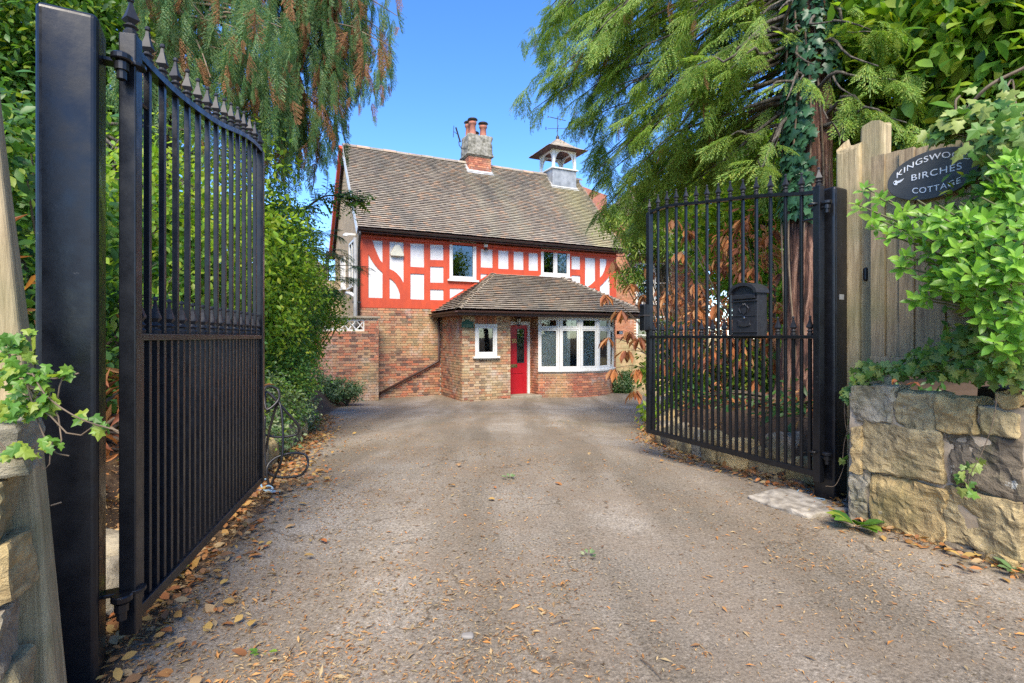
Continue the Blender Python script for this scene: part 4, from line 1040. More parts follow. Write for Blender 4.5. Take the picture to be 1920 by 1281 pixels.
# canopy roof over the projecting bay, then main hipped roof
G().prism([(-.9, 5.5), (.0, 6.6), (.0, 5.5)], .9, 4.6, 'yz').build("bay_roof", M['tile2'], VL, fix=True)
G().box(.85, 4.65, -.95, -.02, 5.32, 5.49).build("bay_cornice", M['white'], VL)
rv = [(-.5,-.5,7.4),(VW+.5,-.5,7.4),(VW+.5,8.5,7.4),(-.5,8.5,7.4),(2.4,4,10.2),(VW-2.4,4,10.2)]
vr = G().add(rv, [(0,1,5,4),(1,2,5),(2,3,4,5),(3,0,4),(3,2,1,0)]).build("roof", M['tile2'], VL)
g = G(); R = random.Random(9)
O = Vector(rv[0]); T0 = Vector(rv[4]); exx = Vector((1,0,0)); upv = T0-O; t0 = upv.dot(exx); upv = upv-exx*t0; H = upv.length; eyy = upv.normalized(); enn = exx.cross(eyy)
n = int(H/.16); L = VW+1
for k in range(n):
    f = k/n; tile_slab(g, O, exx, eyy, enn, f*t0, L-f*2.9, k*H/n, w=.3, gauge=H/n, seed=k, thick=.02)
tag(g.build("tiling", M['tile2'], vr), kind="stuff")
ch = G().box(-2.3, -1.5, 3, 4.2, 4, 8.9).build("chimney", M['brick_orange'], VL)
G().box(-3.2, .0, 2.0, 7.9, -1, 7.0).build("side_wing", M['brick_orange'], VL)
G().prism([(-3.4, 7.002), (.2, 7.002), (.2, 9.0), (-1.6, 9.6)], 1.7, 8.2, 'xz').build("wing_roof", M['terracotta'], VL, fix=True)
# ---- far low fence behind the forecourt
FF = empty("panel_fence", (3.4, 23.0, -.7), rad(8), "pale horizontal boarded garden fence beyond the bay window", "fence")
for i in range(4): G().box(i*1.9-.06, i*1.9+.06, -.06, .06, 0, 1.75).build("fence_post", M['board'], FF)
for r_ in range(8):
    for i in range(3): G().box(i*1.9+.065, i*1.9+1.835, -.03+.012*(r_ % 2), .01+.012*(r_ % 2), .08+r_*.205, .275+r_*.205).build("board", M['oak'], FF)
# ------------------------------------------------------------------ gates
def gate(name, H0, F0, face, label):
    H0 = Vector(H0); F0 = Vector(F0); d = F0 - H0; W = d.length; an = math.atan2(d.y, d.x)
    T = empty(name, (H0.x, H0.y, 0), an, label, "gate")
    zb, zm = .16, CAMZ
    prof = [(0, .945), (.1, .945), (.216, .96), (.476, 1.03), (.738, 1.145), (.9, 1.195), (1, 1.20)] if face < 0 else [(0, .965), (.1, 1.0), (.2, 1.04), (.35, 1.085), (.6, 1.15), (.85, 1.225), (1, 1.215)]
    top = lambda x: zm + float(np.interp(x/W, [a for a, _ in prof], [b for _, b in prof]))
    bk = M['black']; s = .05
    G().box(-s/2, s/2, -s/2, s/2, zb-.03, top(0)+.045).build("hinge_stile", bk, T, bevel=.004)
    G().box(W-s/2, W+s/2, -s/2, s/2, zb-.0, top(W)+.0).build("closing_stile", bk, T, bevel=.004)
    G().box(s/2+.001, W-s/2-.001, -.02, .02, zb, zb+.04).build("bottom_rail", bk, T, bevel=.003)
    G().box(s/2+.001, W-s/2-.001, -.021, .021, zm-.012, zm+.012).build("middle_rail", bk, T, bevel=.003)
    # curved top rail
    n = 40; xs_ = np.linspace(s/2+.001, W-s/2+.0, n); g = G(); vs = []
    for x in xs_:
        # smooth the profile
        z = sum(top(min(max(x+o_, 0), W)) for o_ in (-.12, -.06, 0, .06, .12))/5
        for yy, zz in ((-.02, -.012), (.02, -.012), (.02, .012), (-.02, .012)): vs.append((x, yy, z+zz))
    fs = [(4*i+k, 4*i+(k+1)%4, 4*i+4+(k+1)%4, 4*i+4+k) for i in range(n-1) for k in range(4)] + [(3,2,1,0), tuple(range(4*n-4, 4*n))]
    g.add(vs, fs).build("top_rail", bk, T)
    def sm(x): return sum(top(min(max(x+o_, 0), W)) for o_ in (-.12, -.06, 0, .06, .12))/5
    fin = G().lathe([(.017, 0), (.019, .012), (.013, .018), (.013, .024), (.02, .03), (.013, .037), (.011, .042)], (0,0,0), 10)
    fin.lathe([(.011, .042), (.024, .056), (.023, .060), (.0155, .078), (.009, .098), (.0055, .118)], (0,0,0), 4)
    fin.lathe([(.004, .117), (.009, .121), (.0095, .127), (.006, .133), (.001, .135)], (0,0,0), 8)
    fm = fin.mesh("finial"); fm.materials.append(M['finial'])
    N = 13; b = .0098
    for i in range(1, N+1):
        x = W*i/(N+1)
        z = sm(x)
        for (z0, z1) in ((zb+.0405, zm-.0125), (zm+.0125, z-.0125)):
            pass
        G().box(x-b, x+b, -b, b, zb+.0405, zm-.0125).box(x-b, x+b, -b, b, zm+.0125, z-.0125).build("long_bar", bk, T, bevel=.0015, seg=1)
        inst("finial", fm, T, (x, 0, z+.012), (0, 0, random.uniform(-.2, .2)+math.pi/4))
    inst("finial", fm, T, (0, 0, top(0)+.045), None, (1.15, 1.15, .95)); inst("finial", fm, T, (W, 0, top(W)))
    sm_ = G().box(-b, b, -b, b, zb+.0405, zm-.0125).mesh("short_bar"); sm_.materials.append(bk)
    for i in range(N+1):
        x = W*(i+.5)/(N+1)
        inst("short_bar", sm_, T, (x, 0, 0)); inst("finial", fm, T, (x, 0, zm+.012), (0, 0, math.pi/4+random.uniform(-.15, .15)))
    # hinges: strap on the stile plus pin
    for z in ((1.99, .27) if face < 0 else (1.99, .33)):
        g = G().lathe([(.0, -.05), (.014, -.05), (.014, .02), (.02, .021), (.02, .03), (.0, .032)], (-.06, face*-.0, z-.02), 10)
        g.lathe([(.026, -.012), (.03, -.008), (.03, .006), (.026, .01)], (-.06, 0, z), 14)
        g.tube([(-.06, 0, z-.03), (-.01, .0, z-.03), (.05, 0, z-.03)], .011, 8).lathe([(.02, -.012), (.02, .012)], (-.06, 0, z-.03), 12)
        g.build("hinge", bk, T, smooth=False)
    g = G().tube([(s/2, 0, 1.9), (s/2+.09, 0, 1.9)], .008, 6); g.build("stop_pin", bk, T)
    return T, W
GLH, GLF = (-1.256, 1.757, 0), (-1.629, 3.443, 0)
GL, WL_ = gate("driveway_gate", GLH, GLF, -1, "black wrought iron gate leaf standing open on the left, without a mailbox")
GRH, GRF = (2.055, 3.574, 0), (1.347, 5.222, 0)
GR, WR_ = gate("driveway_gate", GRH, GRF, 1, "black wrought iron gate leaf opened back on the right, the one that carries the mailbox")
# latch box at closing stile of right gate
G().box(WR_-.035, WR_+.045, .026, .09, 1.16, 1.42).build("lock_case", M['black'], GR, bevel=.01)
G().box(WR_-.04, WR_+.05, .02, .1, 1.30, 1.315).build("lock_band", M['iron'], GR, bevel=.003)
# gate posts (steel box sections)
def steel_post(x, y, an, top, label, w=.15):
    T = empty("gate_post", (x, y, 0), an, label, "post")
    G().box(-w/2, w/2, -w/2, w/2, -.3, top).build("post_tube", M['black'], T, bevel=.018, seg=4)
    return T
CL = rad(28.8); dv = Vector((math.cos(CL), math.sin(CL))); nv = Vector((-math.sin(CL), math.cos(CL)))
cc = Vector((-1.268, 1.63)) - dv*.073 + nv*.075
PLf = steel_post(cc.x, cc.y, CL, 2.09, "large black steel box gate post at the left, in front of the nearer gate leaf")
cr = Vector((2.055, 3.574)) + dv*.135 + nv*.0
PRt = steel_post(cr.x, cr.y, CL, 2.105, "black steel box gate post beside the tall oak post on the right", .15)
for T, zs in ((PLf, (1.99, .27)), (PRt, (1.99, .33))):
    s = 1 if T is PLf else -1
    for z in zs:
        g = G().box(min(s*.074, s*.155), max(s*.074, s*.155), .0, .05, z-.006, z+.006)
        g.lathe([(.034, -.006), (.034, .006)], (s*.155, .025, z), 14)
        g.build("hinge_bracket", M['black'], T, bevel=.002)
G().box(-.03, .02, -.0785, -.0755, 1.35, 1.385).build("paper_sticker", M['grey_pipe'], PRt)
# gate opener arm on right post
arm = G().tube([(2.26, 3.50, 1.24), (2.12, 3.42, 1.10)], .012, 6)
# ---- mailbox on right gate
gd = (Vector(GRF)-Vector(GRH)).normalized(); gan = math.atan2(gd.y, gd.x)
mx = WR_*.285; mp = Vector(GRH) + gd*mx + Vector((-gd.y, gd.x, 0))*.022
MB_ = empty("mailbox", (mp.x, mp.y, CAMZ+.004), gan, "black cast metal mailbox with arched top and crest hung on the right gate leaf", "mailbox")
mbm = simple("black_cast_metal", (.022,.023,.028), (.032,.033,.038), 30, .42, bmp=.2, bsc=200, metal=.2)
mw, mh, md = .12, .325, .1
prof = [(-mw, 0), (mw, 0), (mw, mh)] + [(mw*math.cos(a), mh + .065*math.sin(a)) for a in np.linspace(0, math.pi, 13)][1:-1] + [(-mw, mh)]
G().prism(prof, .002, md, 'xz').build("body", mbm, MB_, bevel=.005, fix=True)
# front in local +y direction: hood, slot flap, crest, lower door
hp = [(-mw-.015, mh-.005)] + [((mw+.015)*math.cos(a), mh + .08*math.sin(a)-.005) for a in np.linspace(math.pi, 0, 15)] + [(mw+.015, mh-.005)]
hp2 = [((mw-.012)*math.cos(a), mh + .058*math.sin(a)-.005) for a in np.linspace(0, math.pi, 15)]
G().prism(hp + hp2, -.002, md+.028, 'xz').build("hood", mbm, MB_, fix=True)
G().box(-mw+.012, mw-.012, md+.0005, md+.018, mh-.045, mh-.012).build("letter_flap", mbm, MB_, bevel=.004)
G().box(-mw-.004, mw+.004, md+.0005, md+.012, mh-.065, mh-.055).box(-mw-.004, mw+.004, md+.0005, md+.01, .03, .036).box(-mw+.01, mw-.01, md+.0005, md+.006, .152, .157).build("front_bead", mbm, MB_, bevel=.002)
g = G()   # relief crest: generic shield with two leaves and a crown
cz = mh-.115
shp = [(-.026, .012), (.026, .012), (.024, -.015), (0, -.04), (-.024, -.015)]
g.prism([(a, cz-.01+b) for a, b in shp], md, md+.008, 'xz')
for sx in (-1, 1):
    g.tube([(sx*.03, md+.004, cz-.035), (sx*.045, md+.006, cz), (sx*.03, md+.006, cz+.02), (sx*.052, md+.004, cz+.03)], [.004, .007, .005, .002], 6)
g.tube([(-.018, md+.004, cz+.02), (-.008, md+.006, cz+.036), (0, md+.006, cz+.024), (.008, md+.006, cz+.036), (.018, md+.004, cz+.02)], .004, 6)
g.lathe([(.0, 0), (.006, .003), (.0, .006)], (0, md+.006, cz+.046), 8)
g.build("crest", mbm, MB_, fix=True)
sc_ = [(-.06, .125), (-.03, .112), (0, .108), (.03, .112), (.06, .125), (.055, .1), (.06, .082), (.03, .075), (0, .072), (-.03, .075), (-.06, .082), (-.055, .1)]
G().prism(sc_, md, md+.009, 'xz').build("name_scroll", mbm, MB_, bevel=.002, fix=True)
G().lathe([(.009, 0), (.009, .006), (.006, .008)], (0, md, .14), 12, Matrix.Rotation(rad(-90), 3, 'X')).build("lock", simple("bright_steel", (.5,.5,.5), rough=.3, metal=1), MB_)
# ---- stone walls
def stone(cx, cz, w, h, depth, name, mat, parent, seed, rnd_=.35, amp=.03, y=0, cuts=7, rot=0):
    o = rough_block(cx-w/2, cx+w/2, y-depth/2, y+depth/2, cz-h/2, cz+h/2, name, mat, parent, cuts, amp, 5.5, rnd_, seed)
    o.rotation_euler = (0, rot, 0)
    return o
wd = Vector((.42, -.906)).normalized(); wan = math.atan2(wd.y, wd.x); WO = Vector((2.10, 3.30))
RW = empty("stone_wall", (WO.x, WO.y, 0), wan, "retaining wall of large rough sandstone blocks under the ivy on the right", "wall")
def wt(px, py, off=0.0):
    s = (px-960)/FPX; t = (3.3*s - 2.10)/(.42 + .906*s); Y = 3.3 - .906*t
    return t, CAMZ + (HZ-py)/FPX*Y
SR = [((1615,722,1690,790),'stone_grey'), ((1694,738,1772,806),'stone'), ((1770,740,1850,806),'stone'), ((1853,765,1925,812),'stone'), ((1886,735,1930,762),'stone'),
      ((1612,794,1634,888),'stone'), ((1634,794,1786,893),'stone'), ((1797,812,1935,922),'stone_dark'), ((1612,872,1648,940),'stone_grey'), ((1646,893,1790,1022),'stone'),
      ((1786,922,1935,1034),'stone'), ((1872,1036,1935,1085),'stone'), ((1610,936,1644,975),'stone_grey'), ((1790,1018,1870,1052),'stone_dark'), ((1652,868,1700,892),'stone_grey')]
for i, ((a, b, c, d), mt) in enumerate(SR):
    t0, z1 = wt(a, b); t1, _ = wt(c, b); tm_ = (a+c)/2; z1 = wt(tm_, b)[1]; z0 = wt(tm_, d)[1]
    dep = .16 if i != 14 else .06
    stone((t0+t1)/2, (z0+z1)/2, (t1-t0)*.985, (z1-z0)*.97, dep+.02*random.random(), "stone", M[mt], RW, i, .07 if (c-a) > 60 else .14, .034, y=-.02 + .018*random.random(), cuts=18 if (c-a) > 60 else 12)
t = 1.0
for j, zc in enumerate((.1, .37, .62, .8)):
    for k in range(3):
        stone(1.15 + k*.42 + .12*(j % 2), zc, .41, .24 if j < 3 else .12, .17, "stone", M['stone'], RW, 40+j*3+k, .16, .028, y=-.02, cuts=5)
def mortar_slab(x0, x1, z0, z1, y0, y1, parent, mat):
    return rough_block(x0, x1, y0, y1, z0, z1, "mortar", mat, parent, 14, .012, 6, .0, 3)
mortar_slab(.03, 2.4, -.2, .76, -.068, .34, RW, M['mortar_pink'])
# retaining earth behind the wall
EB = rough_block(1.2, 2.6, .0, 1.4, -.3, .82, "earth", simple("dark_soil", (.03,.02,.013), (.08,.05,.03), 12, 1, bmp=.5), RW, 8, .03, 3)
EB.location.x = 1.2; EB.location.y = 1.02
LWd = (-dv).normalized(); LAN = math.atan2(LWd.y, LWd.x)
LO = Vector((-1.14, 1.21))
LW = empty("stone_wall", (LO.x, LO.y, 0), LAN, "end of the rough sandstone wall at the left edge behind trailing ivy", "wall")
zr = [(.84, .13), (.70, .13), (.56, .13), (.41, .15), (.25, .15), (.08, .17)]
for j, (zc, h) in enumerate(zr):
    x = -.02 + .03*(j % 2); k = 0
    while x < .9:
        w = random.uniform(.16, .3); stone(x + w/2, zc, w, h*1.08, .15, "stone", M['stone' if (j+k) % 3 else 'stone_grey'], LW, 60+j*7+k, .10, .022, y=-.055, cuts=12, rot=random.uniform(-.06, .06)); x += w*.98; k += 1
mortar_slab(.03, 1.2, -.2, .88, -.115, -.02, LW, M['mortar_pink'])
LW.rotation_euler = (0, 0, LAN)
# ---- oak posts
def oak_post(name, x, y, an, w, d, z1, label, lean=(0, 0), arch='round', seed=0, z0=-.2):
    T = empty(name, (x, y, 0), an, label, "post")
    bm = bmesh.new(); nz, nxx, ny = 26, 6, 4
    g = G(); grid = {}
    prof = []
    n = 24
    for k in range(nz+1):
        z = z0 + (z1-z0)*k/nz
        for j in range(n):
            a = 2*math.pi*j/n; ca_, sa2 = math.cos(a), math.sin(a); pw = .28
            ux = math.copysign(abs(ca_)**pw, ca_)*w/2; uy = math.copysign(abs(sa2)**pw, sa2)*d/2
            dz = 0
            if arch == 'round' and k > nz-5:
                f = (k-(nz-5))/5; dz = 0
            p = Vector((ux, uy, z))
            if arch == 'step':   # post whose top rises to the right with a rounded shoulder
                f = ux/(w/2); zt = z1 - (.11 if f < -.15 else max(0, .11*(1-(f+.15)/.55)) if f < .4 else .12*max(0, (f-.55)/.45)**2)
                if f < -.7: zt -= .05*((-f-.7)/.3)**2
                if z > zt: p.z = zt - .002*k
            else:
                f = abs(ux/(w/2)); zt = z1 - .05*f**3
                if z > zt: p.z = zt
            nn = noise.noise(Vector((p.x*22, p.y*22, p.z*1.2 + seed)))*.006 + noise.noise(Vector((seed, 0, p.z*1.1)))*.006
            p.x += nn; p.y += nn*.7
            p.x += lean[0]*(p.z); p.y += lean[1]*p.z
            g.v.append(tuple(p))
    for k in range(nz):
        for j in range(n): g.f.append((k*n+j, k*n+(j+1) % n, (k+1)*n+(j+1) % n, (k+1)*n+j))
    g.f.append(tuple(range(n-1, -1, -1))); g.f.append(tuple(range(nz*n, nz*n+n)))
    g.build("post_timber", M['oak'], T, smooth=False)
    return T
f0 = (-.5*(.19), 0)
OL = oak_post("timber_post", -1.235, 1.40, CL, .115, .10, 2.25, "leaning weathered oak post squeezed between the stone wall and the left steel post", (-.081, 0), seed=2)
rp = P(1604, 900, 3.64); OR = oak_post("timber_post", rp.x+.01, 3.66, CL, .205, .16, 2.56, "tall cracked weathered oak post with a black bell push beside the nameplate fence", arch='step', seed=5)
# second timber beside it
rp2 = P(1640, 900, 3.5); OR2 = oak_post("timber_post", 2.40, 3.52, wan, .16, .09, 2.52, "narrower rounded oak upright joining the tall post to the board fence", seed=8)
# long split in the tall post
crk = G(); pts = []
for k in range(12):
    z = .35 + 1.95*k/11; q = P(1596 + 4*math.sin(k*1.3) + 5*k/11, 0, 1)
    pts.append((.012*math.sin(k*1.7) - .01, -.0815, z))
crk.tube(pts, [.002] + [.0045]*10 + [.002], 5).build("split", simple("dark_crack", (.02,.014,.01), rough=1), OR)
BP = empty("bell_push", (rp.x+.005+.0*.5, 3.64-.09, 1.515), CL, "small black bell push fixed to the face of the tall oak post", "doorbell")
G().box(-.032, .032, -.028, .0, -.045, .045).build("case", M['black'], BP, bevel=.012, seg=3)
G().lathe([(.014, 0), (.014, .004), (.011, .006)], (0, -.028, .006), 14, Matrix.Rotation(rad(90), 3, 'X')).build("button", M['iron'], BP)
G().box(-.012, .012, -.0295, -.0282, -.03, -.026).build("legend", M['white'], BP)
# wire from it
pw = [OR.matrix_world @ Vector((0,0,0))]
wr = [Vector((BP.location.x+.01, BP.location.y-.005, 1.47))]
for k in range(1, 14): wr.append(Vector((BP.location.x+.012+.006*math.sin(k*.9)+.0015*k, BP.location.y-.002, 1.47 - k*.062)))
tag(G().tube(wr, .0035, 5).build("bell_wire", M['gutter'], None, smooth=True), "thin black wire running down the tall oak post from the bell push", "wire")
# ---- board fence above the wall
FD = Vector((.42, -.906)).normalized(); FO = Vector((2.30, 3.36))
BF = empty("board_fence", (FO.x, FO.y, 0), wan, "weathered vertical board fence behind the black oval nameplate on the right", "fence")
def ft(px):
    s = (px-960)/FPX; return (FO.y*s - FO.x)/(FD.x - FD.y*s)
bw_ = .081; x = ft(1634); i = 0
while x < 1.9:
    z1 = 2.245 - .02*i*.35 + random.uniform(-.006, .006)
    g = G(); n = 9; y0 = random.uniform(-.006, .006) + (.012 if i % 2 else 0)
    vs = []
    for k in range(n+1):
        z = .98 + (z1-.98)*k/n
        for (xx, yy) in ((x+.001, y0), (x+bw_-.003, y0+.004), (x+bw_-.003, y0+.026), (x+.001, y0+.022)):
            q = noise.noise(Vector((xx*20, z*1.5, i)))*.003
            vs.append((xx + q, yy + q, z))
    fs = [(4*k+j, 4*k+(j+1)%4, 4*k+4+(j+1)%4, 4*k+4+j) for k in range(n) for j in range(4)] + [(3,2,1,0), tuple(range(4*n, 4*n+4))]
    g.add(vs, fs).build("board", M['board'], BF); x += bw_; i += 1
g = G().box(ft(1634), 1.9, -.02, .03, .865, .978).build("gravel_board", M['board'], BF, bevel=.005)
G().box(ft(1634), 1.9, .045, .09, 1.2, 1.28).box(ft(1634), 1.9, .045, .09, 1.95, 2.03).build("rail", M['board'], BF)
# ---- nameplate
nl = ft(1672); nr = nl + .48; ncx = (nl+nr)/2; ncz = None
Yc = FO.y + FD.y*ncx; ncz = CAMZ + (HZ-330)/FPX*(FO.y + FD.y*(ft(1750)))
sp = Vector((FO.x, FO.y, 0)) + Vector((FD.x, FD.y, 0))*ncx
nrm = Vector((FD.y, -FD.x, 0)); nrm = nrm if nrm.x < 0 else -nrm
slate = simple("black_slate", (.05,.052,.05), (.068,.07,.068), 9, .6, bmp=.1, bsc=70)
NP = empty("nameplate", (sp.x + nrm.x*.03, sp.y + nrm.y*.03, ncz), wan, "oval black slate nameplate with white lettering on the board fence", "sign")
a_, b_ = .24, .138
ell = [(a_*math.cos(t), b_*math.sin(t)) for t in np.linspace(0, 2*math.pi, 65)[:-1]]
G().prism(ell, -.016, .0, 'xz').build("plate", slate, NP, bevel=.003, fix=True)
wp = simple("white_sign_paint", (.72,.74,.76), rough=.5)
def serif_text(s, size, z, bend, w):
    me = text_mesh(s, size, .0012, 0, 0, 1.12, .0)
    xs_ = [v.co.x for v in me.vertices]; cw_ = max(xs_) - min(xs_); k = w/cw_
    for v in me.vertices: v.co.x *= k
    me.materials.append(wp)
    for v in me.vertices: v.co.y += -bend*v.co.x**2
    o = inst("lettering", me, NP, (.02 if z < .02 else 0, -.0175, z), (rad(90), 0, 0)); return o
serif_text("KINGSWOOD", .047, .094, 1.6, .37)
serif_text("BIRCHES", .052, .004, .0, .25)
serif_text("COTTAGE", .047, -.086, -1.0, .24)
# painted bird at the left of the plate
bird = [(-.275,.004),(-.262,.018),(-.245,.022),(-.235,.014),(-.215,.012),(-.185,.016),(-.165,.022),(-.175,.008),(-.20,-.004),(-.228,-.008),(-.236,-.022),(-.262,-.016)]
G().prism([(a-.0, b+.0) for a, b in [((x_+.22)*.55-.175, y_*.7) for x_, y_ in bird]], -.0185, -.0165, 'xz').build("painted_bird", wp, NP, fix=True)
G().lathe([(.004, 0), (.004, .002)], (-.196, -.0186, .003), 8, Matrix.Rotation(rad(90), 3, 'X')).build("screw_head", M['iron'], NP)

# ------------------------------------------------------------------ kerb stones of the banks
def rock_thing(x, y, w, h, d, mat, an, parent, seed):
    z = gz(x, y) if parent is None else 0
    o = rough_block(-w/2, w/2, -d/2, d/2, -h/2, h/2, "stone", mat, parent, 5, .05*min(w, h)/.25, 4, .45, seed)
    o.rotation_euler = (random.uniform(-.15, .15), random.uniform(-.15, .15), an); return o
def edging(name, edge, y0, y1, label, side, hmax, seed):
    R = random.Random(seed); T = empty(name, (lerp(edge, y0), y0, gbase(y0)), 0, label, "rockery")
    y = y0; k = 0
    while y < y1:
        w = R.uniform(.22, .42); x = lerp(edge, y + w/2) + side*.1
        slope_ = (lerp(edge, y+w) - lerp(edge, y))/w; an = math.atan2(1, slope_)
        h = R.uniform(.20, hmax); z = gbase(y + w/2) + h*.32
        o = rock_thing(0, 0, w*1.05, h, R.uniform(.18, .3), M[R.choice(['stone', 'stone_grey', 'stone', 'stone_dark'])], an, T, seed + k)
        o.location = (x - T.location.x, y + w/2 - T.location.y, z - T.location.z)
        if R.random() < .5:
            o = rock_thing(0, 0, w*.8, h*.7, .2, M[R.choice(['stone', 'stone_grey'])], an, T, seed + 50 + k); o.location = (x + side*.12 - T.location.x, y + w/2 - T.location.y, z + h*.6 - T.location.z)
        y += w*.93; k += 1
    return T
edging("rock_edging", LEDGE, 2.0, 9.2, "line of rough stones edging the left bank behind the gate and hose", -1, .36, 200)
edging("rock_edging", REDGE, 3.85, 8.4, "line of rough stones edging the right bank below the mailbox gate", 1, .34, 300)
# flat pale slab set in the drive by the right post
sl_p = P(1500, 948, 3.5); o = rough_block(-.2, .2, -.26, .24, -.05, .012, "flagstone", simple("pale_worn_concrete", (.44,.39,.31), (.20,.17,.13), 14, .95, bmp=.6, detail=9), None, 12, .02, 7, .3, 3); o.location = (1.86, 3.5, .0); o.rotation_euler = (0, 0, .4)
tag(o, "flat pale worn slab in the ground at the foot of the right gate post", "stone")
o = rough_block(-.022, .022, -.018, .018, -.008, .007, "pebble", simple("pale_pebble", (.26,.24,.21), (.2,.18,.16), 30, .9), None, 4, .006, 20, .6, 3); px_ = P(877, 1193, 1.96); o.location = (px_.x, 1.96, gz(px_.x, 1.96)+.006)
tag(o, "small pale round stone lying on the drive in the foreground", "stone")
# ---- hose and rope by left gate end
def bez(pts, n=8): 
    P_ = [Vector(p) for p in pts]; P_ = [P_[0]*2-P_[1]] + P_ + [P_[-1]*2-P_[-2]]; out = []
    for i in range(1, len(P_)-2):
        for k in range(n):
            t = k/n; a, b, c, e = P_[i-1:i+3]
            out.append(.5*(2*b + (c-a)*t + (2*a-5*b+4*c-e)*t*t + (3*b-a-3*c+e)*t**3))
    return out + [P_[-2]]
def pp(l): return [P(x, y, Y) for x, y, Y in l]
h1 = pp([(493,742,3.75),(500,725,3.8),(520,730,3.85),(522,750,3.8),(500,768,3.75),(500,735,3.8),(535,770,3.85),(560,800,3.9),(555,815,3.9),(520,820,3.85),(495,818,3.8),(497,850,3.8),(508,795,3.8),(523,755,3.8),(530,800,3.75),(528,860,3.7),(512,900,3.7),(505,920,3.7)])
h2 = pp([(505,915,3.7),(500,880,3.7),(515,860,3.75),(545,850,3.8),(572,853,3.85),(577,872,3.8),(565,890,3.78),(540,895,3.76),(515,893,3.74),(500,880,3.72),(495,830,3.75),(497,780,3.8)])
tag(G().tube(bez(h1), .009, 6).build("cable_loop", M['gutter'], None, smooth=True), "tangled black cable looped upright at the end of the left gate", "cable")
tag(G().tube(bez(h2), .009, 6).build("cable_loop", M['gutter'], None, smooth=True), "black cable loop lying out over the leaves beside the left stones", "cable")
rp_ = pp([(472,928,3.6),(485,935,3.6),(500,912,3.65),(512,918,3.65),(498,930,3.6),(510,940,3.58),(525,942,3.6),(505,935,3.6),(488,905,3.65),(500,898,3.7)])
rp_ = [Vector((p.x, p.y, max(p.z, gz(p.x, p.y)+.012))) for p in bez(rp_)]
blue = simple("faded_blue_rope", (.18,.32,.42), (.3,.42,.5), 40, .8)
tag(G().tube(rp_, .007, 6).build("rope", blue, None, smooth=True), "faded blue rope tangled on the ground below the left cables", "rope")
r2 = [P(1500, 905, 3.72)]; r2 = [Vector((1.99, 3.70, .04)), Vector((1.96, 3.66, .03)), Vector((2.0, 3.6, .02)), Vector((2.08, 3.55, .02)), Vector((2.02, 3.5, .02))]
tag(G().tube(bez(r2), .004, 5).build("rope", blue, None, smooth=True), "thin blue cord trailing to the ground at the foot of the right gate", "rope")
# ------------------------------------------------------------------ foliage
def norm(a): return a / np.maximum(np.linalg.norm(a, axis=-1, keepdims=True), 1e-9)
def leaf_base(kind):
    if kind == 'small':    # 4 triangles, folded
        v = [(0,0,0),(.42,.27,.06),(.5,0,-.03),(.42,-.27,.06),(1,0,-.08)]; f = [(0,2,1),(2,4,1),(0,3,2),(3,4,2)]
    elif kind == 'oval':
        v = [(0,0,0),(.18,.10,.02),(.45,.19,.05),(.75,.14,.02),(1,0,-.10),(.75,-.14,.02),(.45,-.19,.05),(.18,-.10,.02),(.3,0,0),(.65,0,-.02)]
        f = [(0,8,1),(1,8,2),(8,9,2),(2,9,3),(9,4,3),(0,7,8),(7,6,8),(8,6,9),(6,5,9),(9,5,4)]
    elif kind == 'long':   # drooping withered leaf, curled
        v = [(0,0,0),(.25,.09,.05),(.6,.13,.10),(1,0,.0),(.6,-.11,.12),(.25,-.08,.05),(.3,0,-.01),(.65,0,.02)]
        f = [(0,6,1),(1,6,2),(6,7,2),(2,7,3),(0,5,6),(5,4,6),(6,4,7),(4,3,7)]
    elif kind == 'ivy':
        o = [(0,0),(-.12,.28),(.08,.48),(.30,.27),(.55,.42),(.62,.20),(1.0,0),(.62,-.20),(.55,-.42),(.30,-.27),(.08,-.48),(-.12,-.28)]
        v = [(.25,0,.05)] + [(a, b, -.06*abs(b)*2 - .05*a) for a, b in o]; n = len(o)
        f = [(0, i+1, (i+1) % n + 1) for i in range(n)]
    return np.array(v, float), np.array(f, int)
def place(base, pos, D, Nn, size, wid=1.0):
    """base leaf verts along +x; D direction, Nn approximate normal"""
    v, f = base; n = len(pos); D = norm(D); Nn = norm(Nn - D*np.sum(Nn*D, 1, keepdims=True)); S = np.cross(Nn, D)
    size = np.broadcast_to(np.asarray(size, float), (n,))
    out = pos[:, None, :] + size[:, None, None]*(v[None, :, 0:1]*D[:, None, :] + wid*v[None, :, 1:2]*S[:, None, :] + v[None, :, 2:3]*Nn[:, None, :])
    F = (f[None] + (np.arange(n)*len(v))[:, None, None]).reshape(-1, f.shape[1])
    return out.reshape(-1, 3), F
def rvec(n): return norm(rng.normal(size=(n, 3)))
def cloud(blobs, N, clump, ncl, inner=.45, keep=None):
    """points in ellipsoids grouped in clumps: returns positions, outward vectors"""
    w = np.array([b[3]*b[4]*b[5] for b in blobs])**(.75); w = w/w.sum()
    ib = rng.choice(len(blobs), ncl, p=w); B = np.array(blobs, float)[ib]
    d = rvec(ncl); r = (inner**3 + (1-inner**3)*rng.random((ncl, 1)))**(1/3)
    c = B[:, :3] + d*B[:, 3:6]*r; per = rng.integers(0, ncl, N)
    p = c[per] + rng.normal(size=(N, 3))*clump*(.6+.8*rng.random((N, 1)))
    return p, norm(d[per]*.8 + rvec(N)*.5), c
